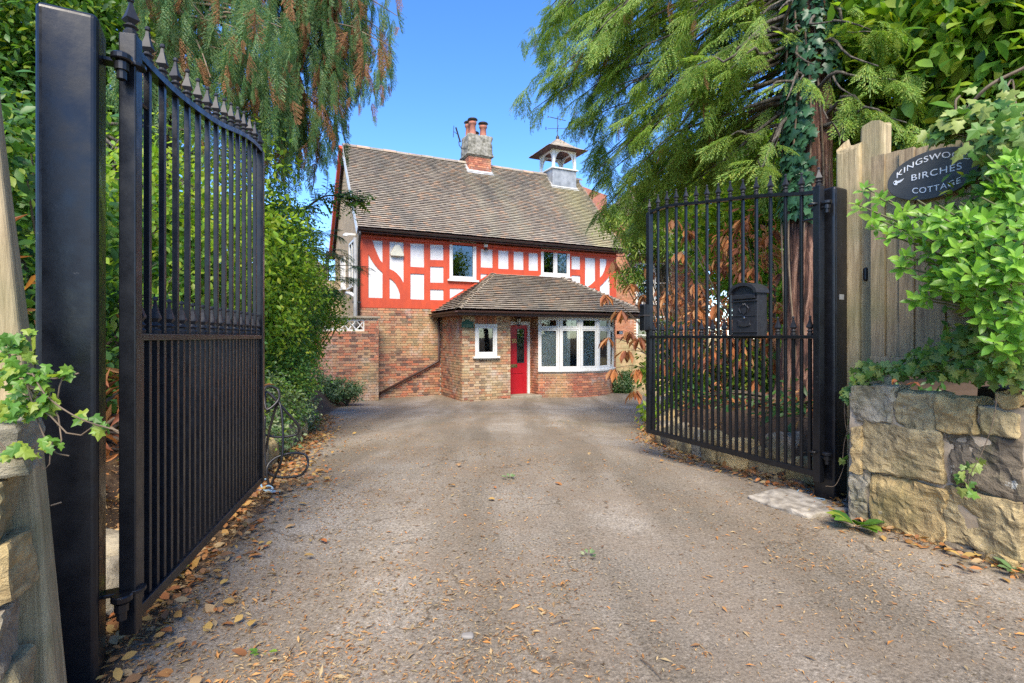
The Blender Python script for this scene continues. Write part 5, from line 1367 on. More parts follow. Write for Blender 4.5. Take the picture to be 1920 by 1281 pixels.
def leaves_at(p, out, size, base, mat, name, parent, upb=.7, droop=.25, wid=1.0, single=0, kindtag=True):
    n = len(p); Nn = norm(out*.5 + np.array([0, -.25, upb]) + rvec(n)*.75)
    D = norm(out*.6 + rvec(n)*.9 - np.array([0, 0, droop]))
    sz = rng.uniform(size[0], size[1], n)
    if single:
        order = np.argsort(np.linalg.norm(p - np.array([0, 0, 1.1]), axis=1)/sz); p, Nn, D, sz = p[order], Nn[order], D[order], sz[order]
        singles(p[:single], D[:single], Nn[:single], sz[:single], base, mat, parent, wid); p, Nn, D, sz = p[single:], Nn[single:], D[single:], sz[single:]
    if len(p):
        V, F = place(base, p, D, Nn, sz, wid); o = npmesh(name, V, F, mat, parent); tag(o, kind="stuff"); return o
def singles(p, D, Nn, sz, base, mat, parent, wid=1.0, name="leaf"):
    v, f = base; me = bpy.data.meshes.new(name); vv = v.copy(); vv[:, 1] *= wid
    me.from_pydata([tuple(a) for a in vv], [], [tuple(a) for a in f]); me.materials.append(mat); me.update()
    D = norm(D); Nn = norm(Nn - D*np.sum(Nn*D, 1, keepdims=True)); S = np.cross(Nn, D)
    for i in range(len(p)):
        m_ = Matrix((D[i], S[i], Nn[i])).transposed().to_4x4() @ Matrix.Diagonal((sz[i], sz[i], sz[i], 1)); m_.translation = Vector(p[i]) - parent.location
        o = bpy.data.objects.new(name, me); COL.objects.link(o); o.parent = parent; o.matrix_local = m_
LS, LO_, LL, LI = leaf_base('small'), leaf_base('oval'), leaf_base('long'), leaf_base('ivy')
def local(o):  # world-space mesh under an Empty
    if o is not None and o.parent is not None: o.location = -o.parent.location
    return o
def twigs(center, ends, r0, mat, name, parent, sag=.1, wig=.06):
    g = G()
    for e in ends:
        a = Vector(center) if not isinstance(center, list) else Vector(random.choice(center)); b = Vector(e); n = 6; pts = []
        for k in range(n+1):
            t = k/n; q = a.lerp(b, t) + Vector((0, 0, sag*math.sin(math.pi*t))) + noise.noise_vector(Vector((a.x+t*2, b.y+t*3, b.z*3)))*wig*math.sin(math.pi*t); pts.append(q)
        g.tube(pts, [r0*(1-t*.75) for t in np.linspace(0, 1, n+1)], 5, cap=False)
    o = g.build(name, mat, parent, smooth=True); return local(o)
def shrub(name, label, cat, root, blobs, N, size, mat, base=LS, clump=.09, dens=30, upb=.7, droop=.25, wid=1.0, group=None, single=0, inner=.4, mats2=None, twn=40, stem='stem'):
    rz = gz(root[0], root[1]); T = empty(name, (root[0], root[1], rz), 0, label, cat, group)
    p, out, c = cloud(blobs, N, clump, max(8, N//dens), inner)
    gmask = p[:, 2] > gbase(3) - 1.0
    local(leaves_at(p, out, size, base, mat, "foliage", T, upb, droop, wid, single))
    if mats2:
        m2, frac, b2, s2 = mats2; k = int(N*frac); p2, o2, _ = cloud(blobs, k, clump, max(6, k//12), inner)
        local(leaves_at(p2, o2, s2, b2, m2, "foliage", T, upb, droop, wid))
    ends = c[rng.choice(len(c), min(twn, len(c)), replace=False)]
    twigs((root[0], root[1], rz), ends, .018, M['twig'], stem, T)
    return T
# ---- spray for conifers
def spray(side=9, twl=.085, tww=.02, droop=.35, seed=0):
    R = np.random.default_rng(seed); quads = []; V = []
    def strip(a, b, w, nrm=(0, 0, 1)):
        d = b - a; s = np.cross(d, nrm); s = s/max(np.linalg.norm(s), 1e-6)*w
        k = len(V); V.extend([a - s*.25, a + d*.5 + s*.5*-1, b, a + d*.5 + s*.5]); quads.append((k, k+1, k+2, k+3))
    def main(t): return np.array([t, .03*math.sin(t*5+seed), -droop*t*t])
    for i in range(6): strip(main(i/6), main((i+1)/6+.03), .012)
    for i in range(side):
        t = .10 + .86*i/side
        for sg in (-1, 1):
            L = (.40*(1-t)**.7 + .06)*R.uniform(.7, 1.1); a = main(t + R.uniform(-.02, .02)); ang_ = R.uniform(.6, .95)
            dr = np.array([math.cos(ang_), sg*math.sin(ang_), -.25 - .3*R.random()])
            def sub(u): return a + dr*L*u + np.array([0, 0, -.22*L*u*u])
            strip(sub(0), sub(1), .010)
            m = max(2, int(L/.05))
            for j in range(m):
                u = (j+.5)/m
                for s2 in (-1, 1):
                    q = sub(u); an2 = math.atan2(sg*math.sin(ang_), math.cos(ang_)) + s2*R.uniform(.45, .85); l2 = twl*(1.15-.5*u)*R.uniform(.7, 1.3)
                    e = q + np.array([math.cos(an2)*l2, math.sin(an2)*l2, -l2*R.uniform(.1, .7)]); strip(q, e, tww, (0, .3*s2, 1))
            strip(sub(1), sub(1)+dr*twl, tww)
    strip(main(1), main(1.1), tww)
    return np.array(V), np.array(quads)
SPR = [spray(9, .095, .028, .35, s) for s in range(4)]
STR = [spray(12, .085, .034, .12, 10+s) for s in range(3)]      # slender, for the hanging strands
def merge_sprays(bases, pos, D, Nn, size, wid=1.0):
    Vs, Fs = [], []; off = 0; ix = rng.integers(0, len(bases), len(pos))
    for k, b in enumerate(bases):
        m_ = ix == k
        if not m_.any(): continue
        V, F = place(b, pos[m_], D[m_], Nn[m_], np.broadcast_to(size, (len(pos),))[m_], wid); Vs.append(V); Fs.append(F + off); off += len(V)
    return np.concatenate(Vs), np.concatenate(Fs)
def curve_pts(a, b, n, arch, wig=.15):
    a, b = Vector(a), Vector(b); out = []; L = (b-a).length
    for k in range(n+1):
        t = k/n; q = a.lerp(b, t) + Vector((0, 0, arch*4*t*(1-t))) + noise.noise_vector(Vector((a.z*2+t*2.3, b.x*1.7, b.z*1.3)))*wig*math.sin(math.pi*t); out.append(q)
    return out

# ---- right hand conifer with the red trunk
TB = Vector((3.02, 5.5, gz(3.02, 5.5) - .1))
RT = empty("redwood_tree", TB, 0, "tall red barked conifer with drooping bright green sprays behind the right gate", "tree")
g = G(); n = 44; vs = []; hgt = 10.5; nr_ = 72
for k in range(n+1):
    t = k/n; z = hgt*t; r = .235*(1-.55*t) + .16*math.exp(-z*2.2)
    for j in range(nr_):
        a = 2*math.pi*j/nr_; rr = r*(1 + .12*noise.noise(Vector((math.cos(a)*2.2, math.sin(a)*2.2, z*.35))) - .22*abs(noise.noise(Vector((math.cos(a)*6+.8*math.sin(z*1.1), math.sin(a)*6, z*.7)))) - .08*abs(noise.noise(Vector((math.cos(a)*15, math.sin(a)*15, z*1.6)))))
        vs.append((rr*math.cos(a)+.06*math.sin(z*.5), rr*math.sin(a), z))
fs = [(k*nr_+j, k*nr_+(j+1)%nr_, (k+1)*nr_+(j+1)%nr_, (k+1)*nr_+j) for k in range(n) for j in range(nr_)]
g.add(vs, fs).build("trunk", M['bark_red'], RT, smooth=True)
tg = [(1010,60,8.2),(1000,205,8.4),(1035,150,7.8),(1125,300,8.2),(1140,385,8.6),(1165,425,9),(1180,330,7.4),(1250,250,6.6),(1330,200,6.2),(1390,330,6.6),
      (1300,370,8),(1450,240,5),(1600,190,4.9),(1680,150,4.7),(1560,40,4.8),(1200,60,7),(1300,30,6.2),(1410,90,5.6),(1500,150,4.6),(1160,230,7.2),(1240,340,7.6),
      (1110,120,7.4),(1110,220,7.8),(1370,130,5.6),(1280,150,6.2),(1230,180,6.8),(1560,230,4.7),(1060,20,8),(1178,380,8.6),(1420,300,5.4),(1350,270,6.0),(1640,60,5),(1120,40,7),(1030,100,8),(1045,30,8),(1075,80,7.6),(1100,10,7.6),(1140,90,7.2),(1060,140,7.8),(1170,20,7),(1090,180,7.8),(1150,130,7.2),(1130,260,8),
      (1260,90,6.4),(1440,170,5.2),(1320,300,7.2),(1200,410,9.2),(1130,180,7.5),(1500,60,5),(1205,430,9.8),(1700,230,4.6),(1135,330,8.6),(1460,20,4.7)]
br = G(); SP, SD, SN, SS = [], [], [], []
for i, (px, py, Y) in enumerate(tg):
  for rep in range(3):
    e = P(px + (0 if rep == 0 else random.uniform(-35, 35)), py + (0 if rep == 0 else random.uniform(-45, 35)), Y + (0 if rep == 0 else random.uniform(-.4, 1.1)))
    L = math.hypot(e.x-TB.x, e.y-TB.y)
    s0 = Vector((TB.x+.03, TB.y, min(9.5, e.z + .06*L + .15 + .3*rep))); pts = curve_pts(s0, e, 9, .05*L, .35)
    if rep < 2: br.tube(pts, [.026*(1-.8*t) for t in np.linspace(0, 1, 10)], 5, cap=False)
    m_ = 7 + int(L*2.5)
    for j in range(m_):
        t = 1 - (random.random()**1.35)*min(.8, 1.3/max(L, .6) + .35)
        if j == 0: t = 1
        f = t*9; k = min(int(f), 8); q = pts[k].lerp(pts[k+1], f-k); td = (pts[k+1]-pts[k]).normalized()
        sd_ = td.cross(Vector((0, 0, 1))).normalized()*random.choice((-1, 1))
        d = (td*random.uniform(.4, 1) + sd_*random.uniform(.1, 1) + Vector((0, 0, -random.uniform(.0, .55)))).normalized()
        SP.append(q); SD.append(d); SN.append(Vector((random.uniform(-.5, .5), random.uniform(-1.0, .1), 1))); SS.append(random.uniform(.22, .44)*(.8+.25*min(1, Y/7)))
_p = np.array(SP); _x = 960 + _p[:, 0]/_p[:, 1]*FPX; _y = HZ - (_p[:, 2]-CAMZ)/_p[:, 1]*FPX
_k = ~((_x > 1440) & (_x < 1590) & (_p[:, 1] < 5.7) & (rng.random(len(_p)) < .95)) & ~((_x > 1215) & (_y > 340) & (_p[:, 1] < 8) & (rng.random(len(_p)) < .6))
SP, SD, SN, SS = [list(np.array(q_)[_k]) for q_ in (SP, SD, SN, SS)]
V, F = merge_sprays(SPR, np.array(SP), np.array(SD), np.array(SN), np.array(SS)); print("conifer sprays", len(SP), len(F))
local(tag(npmesh("crown", V, F, M['cypress'], RT), kind="stuff"))
local(br.build("limb", M['bark_grey'], RT, smooth=True))
ix = rng.choice(len(SP), 60, replace=False)
V, F = merge_sprays(SPR, np.array(SP)[ix] - np.array([0, 0, .05]), np.array(SD)[ix]*.4 + np.array([0, 0, -1]), np.array(SN)[ix] + rvec(60), np.array(SS)[ix]*.7, .6)
local(tag(npmesh("dead_spray", V, F, M['dead_spray'], RT), kind="stuff"))
# ivy on the trunk
IT = empty("climbing_ivy", (TB.x-.2, TB.y-.15, TB.z), 0, "dark glossy ivy climbing the upper trunk of the red barked conifer", "climber")
n = 1500; z = rng.uniform(2.0, 7.0, n); a = rng.uniform(math.pi*.85, math.pi*1.95, n) ; r = .235*(1-.55*z/10.5) + .02 + rng.random(n)*.07
a = np.where(z < 3.4, rng.uniform(math.pi*.9, math.pi*1.35, n), a)
p = np.stack([TB.x + r*np.cos(a)+.06*np.sin(z*.5), TB.y + r*np.sin(a), TB.z + z], 1); out = np.stack([np.cos(a), np.sin(a), np.zeros(n)], 1)
Nn = norm(out + rvec(n)*.35 + [0, 0, .3]); D = norm(np.array([[0, 0, -1.0]]) + rvec(n)*.6 + out*.2)
singles(p[:260], D[:260], Nn[:260], rng.uniform(.08, .14, 260), LI, M['leaf_ivy_dark'], IT)
V, F = place(LI, p[260:], D[260:], Nn[260:], rng.uniform(.07, .13, n-260)); local(tag(npmesh("foliage", V, F, M['leaf_ivy_dark'], IT), kind="stuff"))
g = G()
for k in range(5):
    a0 = math.pi*(1.0+.18*k); g.tube([TB + Vector((math.cos(a0+.2*math.sin(z_*2+k))*(.25-.012*z_), math.sin(a0+.2*math.sin(z_*2+k))*(.25-.012*z_), z_)) for z_ in np.linspace(.1, 6, 22)], .009, 5)
local(g.build("ivy_stem", M['twig'], IT))

# ---- left weeping cypress
CB = Vector((-5.2, 7.6, gz(-5.2, 7.6) - .1))
LT = empty("weeping_cypress", CB, 0, "blue green weeping cypress hanging over the left gate, with brown dead strands", "tree")
g = G(); vs = []; nr_ = 18; n = 20
for k in range(n+1):
    z = 11*k/n; r = .26*(1-.5*k/n) + .15*math.exp(-z*2)
    for j in range(nr_):
        a = 2*math.pi*j/nr_; rr = r*(1+.12*noise.noise(Vector((math.cos(a)*2, math.sin(a)*2, z*.4)))); vs.append((rr*math.cos(a)+.2*math.sin(z*.3), rr*math.sin(a), z))
g.add(vs, [(k*nr_+j, k*nr_+(j+1)%nr_, (k+1)*nr_+(j+1)%nr_, (k+1)*nr_+j) for k in range(n) for j in range(nr_)]).build("trunk", M['bark_grey'], LT, smooth=True)
br = G(); SP, SD, SN, SS, SW = [], [], [], [], []
low = [(230,260),(300,300),(360,330),(420,300),(470,330),(500,400),(560,380),(600,395),(630,340),(645,300),(660,230),(690,225),(715,185),(735,205),(748,150),(750,60)]
lowx = [a for a, _ in low]; lowy = [b for _, b in low]
R = random.Random(77)
tops = []
for i in range(46):
    px = R.uniform(250, 735)**1.0; Y = R.uniform(5.2, 8.2) if px < 560 else R.uniform(6.4, 7.6)
    lowest = float(np.interp(px, lowx, lowy)); py = R.uniform(-160, max(-60, lowest-110))
    tops.append((px, py, Y))
tops += [(740,-40,7),(745,30,7),(720,60,7),(700,-20,7),(680,90,7),(665,40,7),(640,120,7),(610,200,6.8),(560,190,6.6),(600,120,6.8),(640,-60,7),(655,240,7.2),(640,250,7.4),(520,240,6.6),(690,0,7),(735,90,7)]
for (px, py, Y) in tops:
    e = P(px, py, Y); s0 = Vector((CB.x + .1, CB.y, CB.z + min(10.5, e.z - CB.z + R.uniform(.5, 1.6)))); L = (e-s0).length
    pts = curve_pts(s0, e, 8, .1*L, .35)
    br.tube(pts, [.028*(1-.82*t) for t in np.linspace(0, 1, 9)], 5, cap=False)
    for j in range(11 + int(L*1.4)):
        t = 1 - R.random()*.38; f = t*8; k = min(int(f), 7); q = pts[k].lerp(pts[k+1], f-k) + Vector((R.gauss(0, .11), R.gauss(0, .16), R.gauss(0, .05)))
        qx = 960 + q.x/q.y*FPX; lz = CAMZ + (HZ - float(np.interp(qx, lowx, lowy)))/FPX*q.y + R.uniform(-.05, .25)
        if qx > 752 or q.z - lz < .1: continue
        hang = min(R.uniform(.35, 1.25), q.z - lz)
        z = 0
        while z < hang:
            seg = R.uniform(.28, .42); seg = min(seg, max(hang - z, .15))
            d = Vector((R.gauss(0, .13), R.gauss(0, .13), -1)).normalized()
            SP.append(q + Vector((0, 0, -z))); SD.append(d); SN.append(Vector((R.gauss(0, 1), R.gauss(0, 1) - .5, R.gauss(0, .2)))); SS.append(seg); q = q + Vector((d.x, d.y, 0))*seg*.8
            z += seg*.72
SP = np.array(SP); SD = np.array(SD); SN = np.array(SN); SS = np.array(SS); print("strands", len(SP))
px_ = 960 + SP[:, 0]/SP[:, 1]*FPX
dead = rng.random(len(SP)) < np.where((px_ > 560) & (px_ < 745), .24, .12)
V, F = merge_sprays(STR, SP[~dead], SD[~dead], SN[~dead], SS[~dead], .52); print(len(F)); local(tag(npmesh("crown", V, F, M['cypress_blue'], LT), kind="stuff"))
V, F = merge_sprays(STR, SP[dead], SD[dead], SN[dead], SS[dead], .55); local(tag(npmesh("dead_spray", V, F, M['dead_spray'], LT), kind="stuff"))
local(br.build("limb", M['twig'], LT, smooth=True))

# ---- broadleaf trees
def btree(name, label, root, h, r0, blobs, N, size, mat, base=LS, clump=.22, dens=26, lean=(0, 0), bark='bark_grey', wid=1.0, single=0, limbs=26, mats2=None, upb=.6):
    rz = gz(*root) - .1; T = empty(name, (root[0], root[1], rz), 0, label, "tree"); a = Vector((root[0], root[1], rz)); top = a + Vector((lean[0], lean[1], h))
    p, out, c = cloud(blobs, N, clump, max(10, N//dens), .3)
    local(leaves_at(p, out, size, base, mat, "crown", T, upb, .35, wid, single))
    if mats2:
        m2, frac, b2, s2 = mats2; k = int(N*frac); p2, o2, _ = cloud(blobs, k, clump, max(6, k//12), .3); local(leaves_at(p2, o2, s2, b2, m2, "crown", T, upb, .3, wid))
    pts = curve_pts(a, top, 10, 0, .25); g = G().tube(pts, [r0*(1-.6*t) for t in np.linspace(0, 1, 11)], 12, cap=False); local(g.build("trunk", M[bark], T, smooth=True))
    g = G()
    for e in c[rng.choice(len(c), min(limbs, len(c)), replace=False)]:
        k = random.randint(3, 9); q = curve_pts(pts[k], e, 7, .15, .3); g.tube(q, [r0*.32*(1-.85*t) for t in np.linspace(0, 1, 8)], 6, cap=False)
    local(g.build("limb", M[bark], T, smooth=True)); return T
def PB(px, py, Y, rx, ry, rz): v = P(px, py, Y); return (v.x, v.y, v.z, rx, ry, rz)
# top left dark maple-like tree
btree("maple_tree", "dark green broadleaf tree filling the top left corner behind the steel post", (-7.0, 6.6), 6.5, .16,
      [PB(60,40,6.2,1.0,.9,.8), PB(150,120,6.6,.9,.9,.8), PB(30,200,6.2,.8,.8,.7), PB(220,30,7,.8,.9,.6), PB(120,280,6.4,.9,.8,.6), PB(-60,80,6,.9,.9,1.2), PB(330,-30,8,.9,.9,.5)], 15000, (.07,.13), M['leaf_green'], LO_, .17, 30, wid=1.3, mats2=(M['leaf_dark'], .5, LO_, (.07,.12)))
# undergrowth behind the left gate: bramble and ivy bank
shrub("bramble_thicket", "tangled leafy bramble thicket seen through the bars of the left gate", "shrub", (-3.0, 3.6),
      [(-2.75,2.6,.85,.5,.9,.65), (-3.0,3.6,.95,.7,.9,.75), (-3.2,4.6,.9,.8,1.0,.8), (-3.5,3.4,1.9,.8,1.2,.5), (-3.6,5.0,1.8,.8,1.0,.6), (-2.9,2.3,1.3,.45,.7,.5), (-3.3,3.0,2.2,.6,.8,.4)], 15000, (.045,.10), M['leaf_green'], LO_, .10, 28, wid=1.35, mats2=(M['leaf_dark'], .6, LO_, (.05,.10)), twn=90)
shrub("dead_bracken", "dry brown stalks and leaves lying in the bank behind the left steel post", "shrub", (-2.3, 2.7),
      [(-2.25,2.5,.55,.35,.8,.3), (-2.6,3.6,.6,.5,.9,.3), (-2.5,2.2,1.1,.3,.4,.4)], 1500, (.07,.16), M['leaf_brown'], LL, .12, 10, wid=.8, twn=60)
btree("hazel_tree", "yellow green hazel leaves rising behind the middle of the left gate", (-4.4, 5.4), 3.2, .06,
      [PB(300,400,5.2,.6,.8,.5), PB(420,430,5.6,.6,.9,.5), PB(360,520,5.4,.7,.9,.4), PB(240,330,5.0,.5,.7,.4), PB(450,300,6.4,.5,.5,.4)], 7000, (.05,.09), M['leaf_yellow'], LO_, .13, 26, wid=1.3, limbs=40)
# hedge shrubs between gate end and cottage
shrub("privet_shrub", "tall yellow green shrub just beyond the end of the left gate", "shrub", (-3.7, 7.2),
      [PB(500,470,7.0,.45,.7,.5), PB(530,430,7.8,.5,.7,.45), PB(520,540,7.2,.6,.7,.5), PB(560,500,8,.45,.6,.4), PB(490,600,6.6,.5,.6,.4), PB(470,400,7.4,.5,.6,.4)], 12000, (.04,.075), M['leaf_yellow'], LS, .085, 30, twn=60, mats2=(M['leaf_green'], .6, LS, (.035,.07)))
shrub("privet_shrub", "dense dark green shrub below the yellow one on the left bank", "shrub", (-3.4, 7.6),
      [PB(510,620,7.4,.5,.7,.45), PB(530,680,7.4,.4,.6,.35), PB(520,700,6.8,.5,.6,.35), PB(550,600,8.2,.38,.6,.35), PB(535,735,7.2,.3,.5,.2), PB(570,550,8.6,.35,.5,.35)], 14000, (.03,.055), M['leaf_green'], LS, .07, 30, twn=60, mats2=(M['leaf_dark'], .7, LS, (.03,.05)))
shrub("golden_shrub", "light green loose shrub reaching over the brick garden wall", "shrub", (-4.3, 10.6),
      [PB(580,575,10.2,.4,.6,.35), PB(620,600,10.6,.28,.4,.2), PB(615,560,10.4,.25,.4,.2), PB(565,650,10,.38,.6,.3), PB(545,540,9.6,.4,.6,.4)], 5500, (.05,.08), M['leaf_yellow'], LS, .09, 24, twn=50, mats2=(M['leaf_green'], .5, LS, (.05,.08)))
shrub("variegated_shrub", "low silver variegated shrub at the foot of the brick garden wall", "shrub", (-4.2, 13.6),
      [PB(640,728,13.4,.5,.35,.24), PB(612,735,13.2,.4,.35,.24), PB(665,735,13.6,.2,.25,.2), PB(600,720,13.0,.35,.3,.3)], 4200, (.05,.09), M['leaf_pale'], LS, .06, 20, twn=30)
shrub("variegated_shrub", "cream and green variegated ground shrub among the left edging stones", "shrub", (-2.75, 5.6),
      [PB(520,770,6.0,.3,.4,.2), PB(545,760,7,.3,.4,.2), PB(500,820,5.0,.2,.4,.2), PB(570,790,7.6,.2,.3,.15), PB(505,740,5.6,.25,.4,.2)], 3600, (.03,.06), M['leaf_pale'], LS, .06, 20, twn=30, mats2=(M['leaf_green'], .5, LS, (.03,.05)))
# yew reaching right in front of the sky
YB = (-4.9, 9.4); yz = gz(*YB)
YT = empty("yew_tree", (YB[0], YB[1], yz), 0, "dark yew whose flat branches reach toward the cottage gable", "tree")
g = G(); SP, SD, SN, SS = [], [], [], []
for (px, py, Y) in [(690,500,9.6),(660,520,9.4),(650,480,9.8),(625,440,9.6),(600,400,9.6),(640,545,9.2),(600,470,9.2),(575,430,9.4),(590,520,9.2),(560,390,9.4),(615,500,9.6),(550,460,9),(600,440,10),(640,470,10),(570,500,9.4),(540,420,9.6),(585,550,9.4)]:
    e = P(px, py, Y); s0 = Vector((YB[0], YB[1], e.z - .1)); pts = curve_pts(s0, e, 6, .08, .1); g.tube(pts, [.02*(1-.8*t) for t in np.linspace(0, 1, 7)], 5, cap=False)
    for j in range(20):
        t = 1 - R.random()*.75; f = t*6; k = min(int(f), 5); q = pts[k].lerp(pts[k+1], f-k); td = (pts[k+1]-pts[k]).normalized()
        SP.append(q); SD.append((td + Vector((R.gauss(0, .5), R.gauss(0, .6), R.gauss(-.1, .25)))).normalized()); SN.append(Vector((R.gauss(0, .3), R.gauss(0, .3), 1))); SS.append(R.uniform(.2, .36))
V, F = merge_sprays(SPR, np.array(SP), np.array(SD), np.array(SN), np.array(SS)); local(tag(npmesh("crown", V, F, M['leaf_dark'], YT), kind="stuff"))
local(g.build("limb", M['twig'], YT, smooth=True)); local(G().tube([Vector((YB[0], YB[1], yz-.1)), Vector((YB[0]-.1, YB[1], 1.5)), Vector((YB[0], YB[1], 3.6))], [.11, .08, .03], 10).build("trunk", M['bark_grey'], YT, smooth=True))
# ash branch with leaflets in front of the roof edge
AB = empty("ash_sapling", (-3.9, 8.4, gz(-3.9, 8.4)), 0, "slender ash sapling whose leafy branch crosses in front of the roof verge", "tree")
br_pts = [(-3.9, 8.4, gz(-3.9, 8.4)), (-3.8, 8.4, 1.5), (-3.5, 8.3, 2.7), tuple(P(600, 372, 8.2)), tuple(P(650, 372, 8.2)), tuple(P(680, 378, 8.2))]
q = bez(br_pts, 10); g = G().tube(q, np.linspace(.03, .005, len(q)), 6, cap=False); pl, pd = [], []
for k in range(24, len(q)-1):
    for rep in range(3):
        d0 = Vector((R.gauss(.3, .5), R.gauss(-.2, .6), R.gauss(-.05, .4))).normalized(); L = R.uniform(.18, .34); g.tube([q[k], q[k]+d0*L+Vector((0, 0, -.04))], .004, 4, cap=False)
        for i in range(9):
            t = .2 + .8*i/8; b0 = q[k] + d0*L*t + Vector((0, 0, -.04*t)); sd_ = d0.cross(Vector((0, 0, 1))).normalized()*(1 if i % 2 else -1)
            pl.append(b0); pd.append(d0*.5 + sd_*1.0 + Vector((0, 0, -.2)))
pl, pd = np.array(pl), np.array(pd); V, F = place(LO_, pl, pd, np.tile([0, -.5, 1.0], (len(pl), 1)) + rvec(len(pl))*.4, rng.uniform(.06, .10, len(pl)), 1.2)
local(tag(npmesh("foliage", V, F, M['leaf_green'], AB), kind="stuff")); local(g.build("stem", M['twig'], AB, smooth=True))

# ---- right side, middle distance
btree("chestnut_tree", "broad leaved bright green tree filling the top right corner above the nameplate", (5.6, 6.4), 6.0, .17,
      [PB(1850,60,5.0,.9,1.0,.7), PB(1750,30,5.4,.9,1.0,.6), PB(1900,180,5.0,.8,.9,.6), PB(1700,120,5.8,.8,.9,.6), PB(1620,60,6.4,.9,1.0,.7), PB(1650,230,6.4,.8,.8,.5), PB(1780,220,5.6,.7,.8,.4), PB(1960,60,4.8,.7,.8,.9), PB(1560,-20,6.6,.8,.9,.6)], 6500, (.12,.22), M['leaf_green'], LO_, .24, 16, lean=(-.8, 0), wid=1.25, mats2=(M['leaf_yellow'], .7, LO_, (.12,.22)), limbs=34, upb=.9)
btree("sycamore_tree", "yellow green sycamore glowing behind the bars of the right gate", (4.6, 10.4), 5.0, .12,
      [PB(1420,380,9.5,.8,.9,.7), PB(1330,420,10,.8,.9,.6), PB(1460,280,9.4,.8,.9,.7), PB(1390,500,9.4,.7,.8,.5), PB(1560,330,8.6,.9,.9,.8), PB(1600,430,8.4,.8,.9,.6), PB(1450,560,9,.7,.8,.4), PB(1280,330,11,.6,.9,.5)], 9000, (.09,.16), M['leaf_yellow'], LO_, .2, 22, wid=1.4, mats2=(M['leaf_green'], .4, LO_, (.09,.15)), limbs=34)
btree("distant_tree", "shadowy green tree masking the right side of the brick villa", (12.4, 24), 8, .25,
      [(11,24,5.5,2.6,2.2,2.6), (13.5,24,4.5,2.8,2.2,3), (12,23,8.5,2.4,2,2), (9.8,24.5,8.8,1.8,1.8,1.6), (14,23,1.5,3,2,2)], 9000, (.28,.5), M['leaf_green'], LO_, .5, 22, wid=1.5, mats2=(M['leaf_dark'], .5, LO_, (.25,.45)))
btree("distant_tree", "dark evergreen tree standing behind the shrubs left of the cottage", (-12.5, 17), 7.5, .25,
      [(-12.5,17,4.5,2.8,2.2,2.6), (-10.2,17.5,3.0,1.8,1.8,2.2), (-15,15,3.5,3,2.2,3), (-12,17,7.5,1.8,1.8,1.4), (-10.0,15,1.2,1.8,1.6,1.6)], 9000, (.25,.45), M['leaf_dark'], LO_, .5, 22, wid=1.5, mats2=(M['leaf_green'], .4, LO_, (.25,.4)))
btree("distant_tree", "low leafy tree rising behind the thicket at the far left", (-8.5, 10.5), 4.5, .18,
      [(-8.5,10.5,3,1.8,1.4,2), (-6.8,11,2,1.5,1.2,1.6), (-7.6,9.4,1.2,1.6,1.2,1.4), (-9.5,8,2.4,1.5,1.4,2.4), (-5.9,10,1.4,.9,.9,1.1)], 10000, (.12,.22), M['leaf_dark'], LO_, .3, 24, wid=1.5, mats2=(M['leaf_green'], .7, LO_, (.12,.2)))
btree("distant_tree", "leafy green tree closing the view beyond the right hand bank", (9.6, 12.5), 5, .2,
      [(8.8,12,3.2,1.8,1.4,2.2), (10.5,11,3.5,1.8,1.6,2.8), (8.0,12.6,1.2,1.6,1.2,1.0), (9.4,10,1.6,1.8,1.4,1.6)], 10000, (.13,.24), M['leaf_green'], LO_, .3, 24, wid=1.5, mats2=(M['leaf_dark'], .6, LO_, (.12,.2)))
# conifer boughs in front of the villa
shrub("spruce_sapling", "dark feathery evergreen boughs between the cottage corner and the villa", "shrub", (4.9, 15.2),
      [PB(1195,450,14,.35,.5,.5), PB(1180,520,14.4,.35,.4,.25), PB(1215,400,13.6,.5,.5,.5), PB(1150,410,15,.3,.4,.35), PB(1240,460,14,.4,.5,.3)], 9000, (.08,.16), M['cypress'], LS, .12, 28, wid=.45, droop=.7, twn=40)
shrub("box_shrub", "small rounded grey green shrub beside the bay window", "shrub", (3.9, 17.6), [PB(1168,722,17.2,.35,.3,.3), PB(1175,708,17.3,.2,.2,.2)], 1800, (.05,.08), M['leaf_pale'], LS, .07, 18, twn=16, mats2=(M['leaf_dark'], .7, LS, (.05,.08)))
shrub("laurel_shrub", "bright green low shrub behind the bars at the closing end of the right gate", "shrub", (3.0, 8.6),
      [PB(1225,700,8.4,.15,.4,.2), PB(1260,640,8.8,.35,.5,.3), PB(1300,720,7.6,.35,.5,.3), PB(1360,700,7.2,.4,.5,.35), PB(1230,770,7.6,.1,.3,.12), PB(1430,700,6.6,.35,.5,.35)], 4200, (.06,.11), M['leaf_yellow'], LO_, .09, 16, twn=40, wid=1.2, mats2=(M['leaf_green'], .8, LO_, (.05,.1)))
# withered rhododendron: drooping brown leaves in whorls
WS = empty("withered_shrub", (3.2, 7.6, gz(3.2, 7.6)), 0, "withered shrub with drooping orange brown leaves spreading behind the right gate", "shrub")
wpts = [(1135,560,8.0),(1150,700,8.4),(1140,640,8.2),(1165,590,8),(1180,630,8.2),(1185,540,8.2),(1195,700,8),(1200,640,7.8),(1205,560,8),(1175,665,8),(1215,600,7.6),(1150,500,8.6),(1190,740,7.8),(1212,510,8),
        (1250,560,7.2),(1270,480,7),(1265,420,7),(1290,440,6.8),(1310,540,7),(1330,600,6.8),(1350,500,6.8),(1345,580,6.6),(1370,640,6.6),(1395,420,6.4),(1400,600,6.4),(1430,560,6.2),(1440,640,6.2),(1460,520,6),(1475,600,6),
        (1300,620,7),(1280,660,7.2),(1330,680,6.8),(1390,680,6.4),(1420,720,6.2),(1255,640,7.4),(1360,450,6.6),(1450,440,6),(1245,690,7.6),(1305,580,6.9),(1410,510,6.2),(1380,560,6.5),(1465,680,6)]
